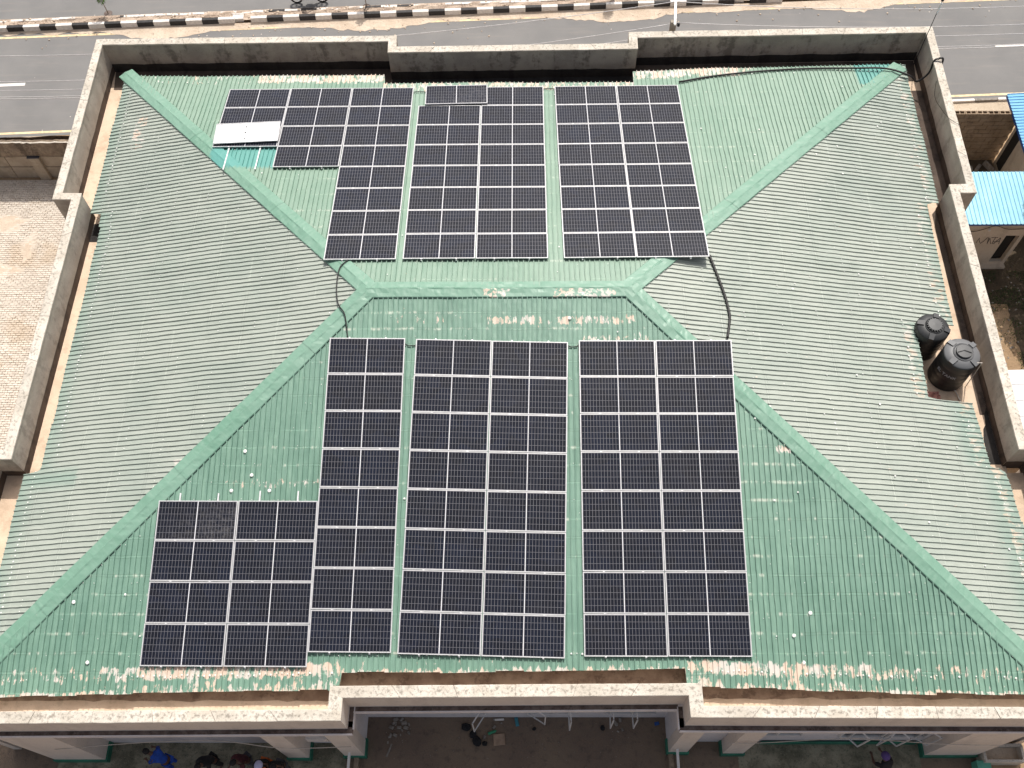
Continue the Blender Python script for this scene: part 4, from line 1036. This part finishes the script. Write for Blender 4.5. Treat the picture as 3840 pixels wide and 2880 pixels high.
# unseen tree added outside the frame to throw shade across the alley
t = empty('unseen_shade_tree', (22.0, 6.2, 0)); T_(t, 'unseen leafy tree added to shade the alley beside the cream hut, beyond right edge', 'tree')
mb = MB(); mb.tube([(0, 0, 0), (.1, 0, 1.5), (0, .1, 3.2)], [.16, .13, .08], 8)
for a in range(5): mb.tube([(0, .05, 2.4+.1*a), (1.1*cos(a*1.3), 1.1*sin(a*1.3), 3.4+.15*a)], [.06, .02], 5)
mb.build('trunk', m_bark, t, True)
mb = MB()
for k in range(11000):
    a = random.uniform(0, 2*pi); rr = random.random()**.5; x = 2.4*rr*cos(a)-.1; y = 3.1*rr*sin(a); z = 4.3+random.uniform(-1, 1)*1.2*(1-rr*rr)**.5
    s = random.uniform(.07, .14); d1 = Vector((random.gauss(0, 1), random.gauss(0, 1), random.gauss(0, .5))).normalized()*s; d2 = Vector((random.gauss(0, 1), random.gauss(0, 1), random.gauss(0, .6))).normalized()*s*.6
    p = Vector((x, y, z)); mb.add([p-d1, p-d2, p+d1, p+d2], [(0, 1, 2, 3)])
mb.build('crown', m_leaf, t)  # crown of the added unseen tree
# alley: soil coloured dark to deepen its shade, grass tufts and rubble
m_alley = soil('alley_shaded_soil', (.085, .065, .045), (.12, .09, .06), (.04, .036, .024))
mb = MB(); N = 24
pts = [(16.35, 11.3), (20.5, 11.3), (20.5, 9), (24, 9), (24, 1.0)]+[(19.45+.12*nz(k*.7, 3)+.05*nz(k*2.1, 1), 1.0+.16*k) for k in range(20)]+[(18.2, 4.1), (16.35, 4.1)]
mb.add([(x, y, .006) for x, y in pts], [tuple(range(len(pts)))]); T_(mb.build('alley_shaded_ground', m_alley), kind='structure')
mb = MB()
for k in range(9000):
    x = random.uniform(18.3, 21.5); y = random.uniform(-.2, 5.6)
    if x < 19.3 and y < 3.3 and random.random() < .85: continue
    if nz(x*1.3, y*1.3) < -.12: continue
    h = random.uniform(.03, .11); a = random.uniform(0, pi); l = random.uniform(-.05, .05)
    mb.add([(x-.014*cos(a), y-.014*sin(a), 0), (x+.014*cos(a), y+.014*sin(a), 0), (x+l, y+l*.7, h)], [(0, 1, 2)])
T_(mb.build('alley_grass', m_grass), kind='stuff')
mb = MB()
for k in range(170):
    x = random.uniform(18, 21); y = random.uniform(0, 5.4); r_ = random.uniform(.012, .05); mb.sphere((x, y, r_*.3), r_, 5, sc_=(1, 1, .5), rough=.5)
T_(mb.build('alley_stones', m_stone), kind='stuff')
for k, (x, y, sx, sy, a) in enumerate(((19.75, 10.75, .42, .14, .9), (19.85, 10.35, .32, .36, .2), (20.2, 10.8, .6, .10, 2.0), (19.3, 10.75, .3, .25, .4))):
    mb = MB(); mb.box((0, 0, .12), (sx, sy, .16+.04*k)); o = bevel(mb.build('concrete_chunk', m_stone), .02); o.location = (x, y, 0); o.rotation_euler = (.2*k, .1, a)
    T_(o, 'broken concrete chunk, %s of the rubble behind the blue roofed hut' % ['long pale one', 'squarish one', 'thin leaning one', 'small dark one'][k], 'rubble', 'rubble behind the hut')

# ================================================================== UTILITY POLE AND WIRES
t = empty('utility_pole', (6.46, 13.1, 0))
mb = MB(); mb.box((0, 0, 2.95), (.27, .2, 5.9), taper=.82); bevel(mb.build('pole', m_pole, t), .01)
mb = MB(); mb.bar((.02, -.25, 5.94), (.16, 1.15, 5.96), .07, .07); mb.build('crossarm', m_rail, t)
for z in (5.75, 5.25, 4.8):
    mb = MB(); mb.lathe([(.02, -.08), (.06, -.06), (.035, -.01), (.065, .02), (.03, .08)], (.2, -.02, z), 10); mb.build('insulator', m_plasticb, t)
T_(t, 'concrete utility pole with pale crossarm behind the rear parapet, carrying the overhead wires', 'utility pole')
def wire(p, q, sag, label, r=.014):
    mb = MB(); p, q = Vector(p), Vector(q); N = 40; mb.tube([p.lerp(q, i/N)-Vector((0, 0, 4*sag*(i/N)*(1-i/N))) for i in range(N+1)], r, 5)
    T_(mb.build('overhead_wire', m_wire, None, True), label, 'wire', 'overhead wires along the road')
LX, RX = -36, 34
WIRES = [((.14, 1.0, 5.96), 1.5, .9, 'farthest overhead wire'), ((.2, 0, 5.82), 1.75, .75, 'upper near overhead wire'), ((.2, 0, 5.35), 1.75, .75, 'middle overhead wire'), ((.2, 0, 4.85), 1.6, .8, 'low overhead wire'), ((.2, .05, 4.7), 1.6, .8, 'lowest overhead wire')]
for (off, sl_, sr_, nm) in WIRES:
    p = Vector((6.46, 13.1, 0))+Vector(off)
    wire((LX, p.y-K*42, p.z), p, sl_, nm+' on the left of the pole'); wire(p, (RX, p.y+K*28, p.z), sr_, nm+' on the right of the pole')

# ================================================================== SAPLINGS
def sapling(x, y, h, lean, label, seed):
    random.seed(seed); t = empty('sapling', (x, y, .12)); pts = [(0, 0, 0), (lean*.3, .02, h*.35), (lean*.7, 0, h*.7), (lean, .02, h)]
    mb = MB(); mb.tube(smooth(pts, 4), [.022-.0012*i for i in range(13)], 6)
    for k in range(5): a = k*1.7; z = h*(.5+.1*k); mb.tube([(lean*z/h, 0, z), (lean*z/h+.18*cos(a), .18*sin(a), z+.15)], [.008, .004], 4)
    mb.build('trunk', m_bark, t, True); mb = MB()
    for k in range(330):
        z = h*random.uniform(.42, 1.12); rr = .24*sqrt(random.random())*(1-.5*abs(z/h-.75)); a = random.uniform(0, 2*pi)
        p = Vector((lean*min(z/h, 1.1)+rr*cos(a), rr*sin(a), z)); s = random.uniform(.04, .075)
        d1 = Vector((random.gauss(0, 1), random.gauss(0, 1), random.gauss(0, .7))).normalized()*s; d2 = Vector((random.gauss(0, 1), random.gauss(0, 1), random.gauss(0, .7))).normalized()*s*.5
        mb.add([p-d1, p-d2, p+d1, p+d2], [(0, 1, 2, 3)])
    mb.build('crown', m_leaf, t); mb = MB(); mb.lathe([(.2, .015), (.14, .01), (0, .0)], n=12); mb.build('planting_pit', m_dirtledge, t)
    T_(t, label, 'sapling', 'saplings on the road median')
sapling(-18.75, 20.4, 1.5, -.12, 'slender leaning sapling on the median, far left, with a dark planting pit', 11)
sapling(-6.62, 20.72, 1.35, -.03, 'upright leafy sapling on the median, between the motorcycle and the pole', 12)
sapling(4.85, 20.95, 1.3, .02, 'small sapling on the median nearest to the utility pole', 13)
random.seed(21)

# ================================================================== PEOPLE
def skin(name, verts, edges, radii, mat, parent, levels=1):
    me = bpy.data.meshes.new(name); me.from_pydata(verts, edges, []); o = bpy.data.objects.new(name, me); C.objects.link(o)
    md = o.modifiers.new('s', 'SKIN'); md.use_smooth_shade = True; sv = me.skin_vertices[0].data
    for i, r_ in enumerate(radii): sv[i].radius = (r_, r_) if not isinstance(r_, tuple) else r_; sv[i].use_root = (i == 0)
    sb = o.modifiers.new('u', 'SUBSURF'); sb.levels = levels
    bpy.context.view_layer.update(); m2 = bpy.data.meshes.new_from_object(o.evaluated_get(bpy.context.evaluated_depsgraph_get()))
    bpy.data.objects.remove(o); m2.materials.clear(); m2.materials.append(mat); return link(name, m2, None, parent)
m_skin = flat('dark_brown_skin', (.11, .055, .035), .55, 0, .1); m_hair = flat('black_hair', (.012, .011, .012), .8)
def person(loc, rz, shirt, trousers, label, seated=False, head=None, arms=0.5, bend=.25, cap=None, group='people in front of the left wing'):
    t = empty('person', loc, rz); T_(t, label, 'person', group)
    hipz = .92 if not seated else .50; sb_ = bend
    P_ = {'pel': (0, 0, hipz), 'wa': (0, sb_*.15, hipz+.16), 'ch': (0, sb_*.45, hipz+.38), 'nk': (0, sb_*.75, hipz+.54), 'hd0': (0, sb_*.9, hipz+.60)}
    V = [P_['pel'], P_['wa'], P_['ch'], P_['nk'], P_['hd0'], (0, sb_*.95+.01, hipz+.70), (0, sb_*.95+.02, hipz+.79)]; R_ = [(.145, .11), (.125, .10), (.155, .11), (.06, .06), (.06, .06), (.085, .095), (.06, .07)]
    E = [(0, 1), (1, 2), (2, 3), (3, 4), (4, 5), (5, 6)]
    def add(p, r, par): V.append(p); R_.append(r); E.append((par, len(V)-1)); return len(V)-1
    tops = []
    for s in (-1, 1):
        sh = add((s*.17, sb_*.5, hipz+.46), .06, 2); el = add((s*.25, sb_*.6+.06+.08*arms, hipz+.24), .043, sh); wr_ = add((s*(.22-.1*arms), sb_*.7+.14+.2*arms, hipz+.10+.10*arms), .030, el)
        hn = add((s*(.20-.1*arms), sb_*.7+.20+.22*arms, hipz+.08+.17*arms), (.034, .018), wr_); tops.append((sh, el, wr_, hn))
        for f in range(4): q = add((V[hn][0]+s*(f-1.5)*.018, V[hn][1]+.05, V[hn][2]-.005), .009, hn); add((V[q][0], V[q][1]+.035-.004*abs(f-1.5), V[q][2]-.02), .008, q)
        th = add((V[hn][0]-s*.04, V[hn][1]+.02, V[hn][2]), .010, hn); add((V[th][0]-s*.01, V[th][1]+.03, V[th][2]-.01), .008, th)
        if seated: h_ = add((s*.09, .05, hipz-.02), .085, 0); kn = add((s*.14, .44, hipz), .062, h_); an = add((s*.14, .46, .09), .042, kn); add((s*.15, .60, .04), (.04, .03), an)
        else: h_ = add((s*.09, 0, hipz-.10), .085, 0); kn = add((s*.10, .03, .49), .06, h_); an = add((s*.10, -.01, .09), .042, kn); add((s*.11, .14, .035), (.04, .03), an)
    b_ = skin('body', V, E, R_, m_skin, t, 1)
    # clothes: slightly larger shells over the same skeleton
    sv = [V[0], V[1], V[2], (V[3][0], V[3][1]-.01, V[3][2]-.02)]; se = [(0, 1), (1, 2), (2, 3)]; sr = [(.165, .13), (.15, .125), (.18, .135), (.075, .075)]
    for (sh, el, wr_, hn) in tops:
        a = len(sv); sv.append(V[sh]); sr.append(.08); se.append((2, a)); sv.append(tuple(Vector(V[sh]).lerp(Vector(V[el]), .9))); sr.append(.066); se.append((a, a+1))
    skin('shirt', sv, se, sr, shirt, t, 1)
    tv = [V[0]]; te = []; tr = [(.155, .125)]; base = 7
    idx = [i for i in range(len(V)) if V[i][2] < hipz+.01 and abs(V[i][0]) > .05 and R_[i] in (.085, .062, .06, .042)]
    for s in (-1, 1):
        pts = [V[i] for i in idx if V[i][0]*s > 0]; pts.sort(key=lambda p: (-p[2] if not seated else (p[1] if p[2] > .3 else 9)))
        last = 0
        for p, r_ in zip(pts, (.10, .08, .062)): tv.append(p); tr.append(r_); te.append((last, len(tv)-1)); last = len(tv)-1
    skin('trousers', tv, te, tr, trousers, t, 1)
    hx, hy, hz_ = V[5]; cr = .108 if not cap else .145; mb = MB(); mb.sphere((hx, hy-.012, hz_+.035), cr, 14, sc_=(.88, 1.0, .92)); 
    mb.v = [v if v[2] > hz_-.0 or v[1] < hy-.02 else (v[0], min(v[1], hy+.02), v[2]) for v in mb.v]; mb.build('hair' if not cap else 'cap', cap or m_hair, t, True)
    mb = MB(); mb.sphere((hx-.032, hy+.088, hz_+.0), .011, 6); mb.sphere((hx+.032, hy+.088, hz_+.0), .011, 6); mb.build('eyes', m_sealant, t)
    mb = MB(); mb.add([(hx-.014, hy+.085, hz_-.03), (hx+.014, hy+.085, hz_-.03), (hx, hy+.115, hz_-.032), (hx, hy+.088, hz_+.01)], [(0, 1, 2), (0, 2, 3), (1, 3, 2)]); mb.build('nose', m_skin, t)
    mb = MB(); mb.box((hx, hy+.088, hz_-.055), (.045, .012, .012)); mb.build('mouth', flat('lips', (.14, .05, .045), .5), t)
    for s in (-1, 1): mb = MB(); mb.sphere((hx+s*.088, hy-.0, hz_-.005), .025, 8, sc_=(.4, .8, 1.2)); mb.build('ear', m_skin, t)
    return t
c_blue = flat('royal_blue_cloth', (.01, .06, .36), .8, 0, .25, 8); c_black = flat('black_cloth', (.012, .012, .014), .85, 0, .3); c_mar = flat('maroon_cloth', (.07, .015, .02), .85)
c_lav = flat('pale_lavender_cloth', (.50, .50, .72), .8); c_gr = flat('grey_cloth', (.08, .08, .09), .85); c_or = flat('orange_cloth', (.60, .14, .03), .8)
person((-10.15, -12.85, 0), 1.2, c_blue, c_blue, 'person in bright blue shirt and trousers in front of the left wing', bend=.45, arms=.1)
person((-8.75, -12.8, 0), 2.6, c_black, c_black, 'person dressed all in black, hunched, right of the person in blue', bend=.4)
person((-7.72, -12.8, 0), 2.4, c_mar, c_gr, 'person in a maroon top beside the person with a pale cap', bend=.3)
person((-7.12, -12.9, 0), 3.0, c_black, c_or, 'person with a pale lavender cap between the maroon and black figures', cap=c_lav, bend=.2)
person((-6.66, -12.95, 0), 2.9, c_black, c_gr, 'person in a black top nearest the first pillar left of the courtyard', bend=.2)
person((-10.9, -13.3, 0), -2.2, c_gr, c_black, 'person with a lavender headscarf at the bottom edge left of the person in blue', cap=c_lav, bend=.2)
person((11.45, -13.15, 0), .4, c_black, c_black, 'person in dark clothes with a purple cap, alone in front of the right wing', cap=flat('purple_cloth', (.10, .06, .22), .8), bend=.4, group='person in front of the right wing')

# ================================================================== MOTORCYCLE WITH RIDER
t = empty('motorcycle', (-9.33, 21.17, .012), K); T_(t, 'dark motorcycle travelling on the far carriageway beyond the striped kerb', 'motorcycle')
for wx in (-.60, .60):
    mb = MB(); R0 = .30
    for k in range(28):
        a0, a1 = 2*pi*k/28, 2*pi*(k+1)/28
    pts = [(wx+R0*.86*cos(2*pi*k/28), 0, .30+R0*.86*sin(2*pi*k/28)) for k in range(29)]; mb.tube(pts, .045, 8, False); wo_ = mb.build('wheel', m_rubber, t, True)
    mb = MB(); pts = [(wx+R0*.70*cos(2*pi*k/28), 0, .30+R0*.70*sin(2*pi*k/28)) for k in range(29)]; mb.tube(pts, .014, 6, False)
    for k in range(10): a = 2*pi*k/10; mb.tube([(wx, 0, .3), (wx+.2*cos(a), 0, .3+.2*sin(a))], .005, 4)
    mb.tube([(wx, -.06, .3), (wx, .06, .3)], .04, 8); mb.build('rim', m_rail, wo_)
mb = MB(); mb.tube([(.45, 0, .78), (.05, 0, .40), (-.35, 0, .42), (-.6, 0, .3)], .03, 8); mb.tube([(.45, 0, .78), (-.1, 0, .72), (-.62, 0, .70)], .03, 8); mb.build('chassis', m_plasticb, t, True)
mb = MB(); mb.sphere((.16, 0, .82), .2, 14, sc_=(1.25, .65, .6)); mb.build('fuel_tank', flat('dark_red_paint', (.12, .01, .01), .3), t, True)
mb = MB(); mb.box((-.38, 0, .80), (.75, .24, .09)); bevel(mb.build('seat', m_plasticb, t), .03, 2)
mb = MB(); mb.box((.05, 0, .45), (.34, .26, .30)); bevel(mb.build('engine', m_rail, t), .04, 2)
mb = MB(); mb.tube([(.60, -.07, .3), (.46, -.07, .92)], .02, 6); mb.tube([(.60, .07, .3), (.46, .07, .92)], .02, 6); mb.build('fork', m_rail, t)
mb = MB(); mb.tube([(.32, -.36, 1.02), (.44, -.12, .98), (.44, .12, .98), (.32, .36, 1.02)], .014, 6); mb.build('handlebar', m_plasticb, t)
mb = MB(); mb.sphere((.56, 0, .86), .085, 10); mb.build('headlight', m_steelw, t, True)
mb = MB(); mb.tube([(.0, -.15, .32), (-.75, -.17, .36)], .035, 8); mb.build('exhaust', m_rail, t, True)
mb = MB(); mb.tube([(-.82, 0, .56), (-.60, 0, .66), (-.36, 0, .56)], .05, 6); mb.build('mudguard', m_plasticb, t)
person((-9.48, 21.17, .36), K-pi/2, c_black, c_gr, 'rider in dark clothes seated on the motorcycle on the far carriageway', seated=True, bend=.25, group='motorcycle rider', arms=.9)

# ================================================================== COURTYARD AND FRONT STRIP
mb = MB(); mb.add([(-4.75, -30, .012), (5.6, -30, .012), (5.6, -11.4, .012), (-4.75, -11.4, .012)], [(0, 1, 2, 3)]); T_(mb.build('courtyard_floor', m_court), kind='structure')
mb = MB(); mb.add([(-13.8, -12.98, .016), (-4.85, -12.98, .016), (-4.85, -12.2, .016), (-13.8, -12.2, .016)], [(0, 1, 2, 3)]); mb.add([(7.3, -12.92, .016), (12.9, -12.92, .016), (12.9, -12.1, .016), (7.3, -12.1, .016)], [(0, 1, 2, 3)]); T_(mb.build('mossy_apron', m_moss), kind='structure')
mb = MB(); mb.add([(-40, -30, .008), (-4.76, -30, .008), (-4.76, -12.2, .008), (-40, -12.2, .008)], [(0, 1, 2, 3)]); mb.add([(5.61, -30, .008), (14.9, -30, .008), (14.9, -12.1, .008), (5.61, -12.1, .008)], [(0, 1, 2, 3)]); T_(mb.build('front_paving', m_court), kind='structure')
for (x, s) in ((-4.62, 'left'), (5.32, 'right')):
    t = empty('side_rail', (x, -12.6, 0)); mb = MB(); mb.bar((0, .45, .85), (-.02, -3.2, .85), .075); mb.build('rail', m_steelw, t)
    for y in (.3, -1.3, -2.9): mb = MB(); mb.box((0, y, .42), (.05, .05, .82)); mb.build('post', m_steelw, t)
    mb = MB(); mb.box((.12 if x < 0 else -.12, -1.3, .12), (.14, 3.8, .24)); mb.build('kerb_wall', m_plastr, t)
    T_(t, 'white painted rail along the %s edge of the courtyard' % s, 'rail')
def thing(name, mb, mat, loc, rz, label, cat, bev=.01, group=None):
    o = mb.build(name, mat); o.location = loc; o.rotation_euler.z = rz
    if bev: bevel(o, bev)
    T_(o, label, cat, group); return o
mb = MB(); mb.box((0, 0, .03), (.36, .34, .05)); thing('board', mb, m_wood, (-.10, -12.1, .01), .1, 'square tan board lying on the courtyard floor', 'board')
mb = MB(); mb.box((0, 0, .03), (.30, .06, .05)); thing('white_bar', mb, m_white, (-.1, -11.5, .01), .05, 'short white bar lying by the courtyard wall', 'bar')
mb = MB(); mb.tube([(0, 0, .05), (.22, .06, .05), (.27, .075, .05)], [.045, .045, .018], 8); thing('bottle', mb, flat('green_bottle', (.03, .28, .14), .3), (-.45, -11.93, 0), .1, 'green bottle lying on the courtyard floor beside the tan board', 'bottle', 0)
mb = MB(); mb.box((0, 0, .03), (.12, .30, .04), taper=.6); thing('rag', mb, flat('teal_rag', (.05, .22, .28), .9), (.45, -11.56, .01), .2, 'teal rag lying by the foot of the courtyard wall', 'rag')
mb = MB(); mb.box((0, 0, .05), (.14, .10, .08)); thing('blue_box', mb, m_blue, (4.85, -11.62, .01), .2, 'small blue box in the right corner of the courtyard', 'box')
mb = MB(); mb.box((0, 0, .02), (.06, .42, .03), taper=.4); thing('stick', mb, m_stone, (-3.53, -12.42, .01), -.35, 'pale splintered stick lying alone on the left of the courtyard', 'stick', 0)
for k, (x, y, s) in enumerate(((-1.15, -11.72, .16), (-.92, -11.95, .13), (-.80, -12.15, .17), (-.55, -12.22, .09), (1.0, -11.78, .07), (3.15, -11.75, .09))):
    mb = MB(); mb.sphere((0, 0, .05), s, 10, sc_=(1, .8, .45), rough=.4)
    thing('dark_bundle', mb, c_black, (x, y, .02), k, '%s dark bundle on the courtyard floor' % ['first from the left', 'second from the left', 'third and largest', 'fourth and smallest left of centre', 'round lone', 'right-hand'][k], 'bundle', 0, 'dark bundles on the courtyard floor')
rnd = random.Random(5); k = 0
for (cx, cy, n_, sp_) in ((-3.3, -11.62, 9, .17), (-3.2, -11.82, 5, .12), (-3.45, -12.0, 4, .1), (-.5, -11.7, 4, .22), (3.9, -11.85, 5, .3)):
    for q in range(n_):
        x = cx+rnd.gauss(0, sp_); y = min(-11.5, cy+rnd.gauss(0, sp_*.6)); s = rnd.uniform(.04, .10); mb = MB(); mb.box((0, 0, s*.4), (s*2, s*1.3, s*.9), taper=.7); k += 1
        o = bevel(mb.build('stone', m_stone), .012); o.location = (x, y, .01); o.rotation_euler = (rnd.uniform(-.3, .3), rnd.uniform(-.3, .3), rnd.uniform(0, 3))
        T_(o, 'grey stone in the heap by the left of the courtyard wall' if cx < -3 else ('grey stone scattered below the open middle window' if cx < 0 else 'grey stone scattered below the right-hand windows of the courtyard'), 'stone', 'heap of stones left' if cx < -3 else ('stones below the middle window' if cx < 0 else 'stones below the right windows'))
mb = MB()
for q in range(170):
    x = rnd.uniform(-4.5, 5.2); y = rnd.uniform(-13.2, -11.5); s = rnd.uniform(.005, .018); mb.sphere((x, y, .015+s*.3), s, 5, sc_=(1, 1, .5), rough=.5)
T_(mb.build('courtyard_grit', m_stone), kind='stuff')
mb = MB(); mb.box((0, 0, 0), (.62, .26, .5)); 
for q in range(7): mb.box((0, -.135, -.18+.06*q), (.5, .012, .02))
o = mb.build('air_conditioner', m_white); o.location = (-5.35, -12.36, 2.3); T_(o, 'white air conditioner unit on the wall between two left-hand pillars', 'air conditioner')
if False: thing('tyre', mb, m_rubber, (8.0, -12.72, .02), 0, 'black tyre lying beside the pillar in front of the right wing', 'tyre', 0)
t = empty('drain_box', (15.25, -12.55, 0)); T_(t, 'low white concrete drain box with an open top beside the right corner pillar', 'drain')
for (cx, cy, sx, sy) in ((0, .22, 1.2, .08), (0, -.24, 1.2, .08), (-.58, 0, .08, .4), (.58, 0, .08, .4)): mb = MB(); mb.box((cx, cy, .3), (sx, sy, .6)); mb.build('side', m_cop, t)
mb = MB(); mb.box((0, 0, .25), (1.08, .38, .1)); mb.build('sediment', m_sand, t)
mb = MB(); mb.box((0, 0, .22), (.42, .5, .44)); thing('green_step', mb, flat('light_green_paint', (.10, .38, .28), .6), (14.65, -13.0, 0), 0, 'light green painted step at the foot of the right corner pillar', 'step')
cable([(-12.9, -12.78, 2.5), (-10.2, -12.62, 2.75), (-8, -12.6, 2.85), (-6.3, -12.74, 2.55), (-4.3, -12.7, 2.55)], .012, 'pale wire strung across the pillars of the left wing', m_pvc, 'wire')
cable([(6.6, -12.6, 2.6), (7.6, -12.58, 2.55), (10, -12.5, 2.75), (12.7, -12.62, 2.6), (14.4, -12.65, 2.6)], .012, 'pale wire strung across the pillars of the right wing', m_pvc, 'wire')
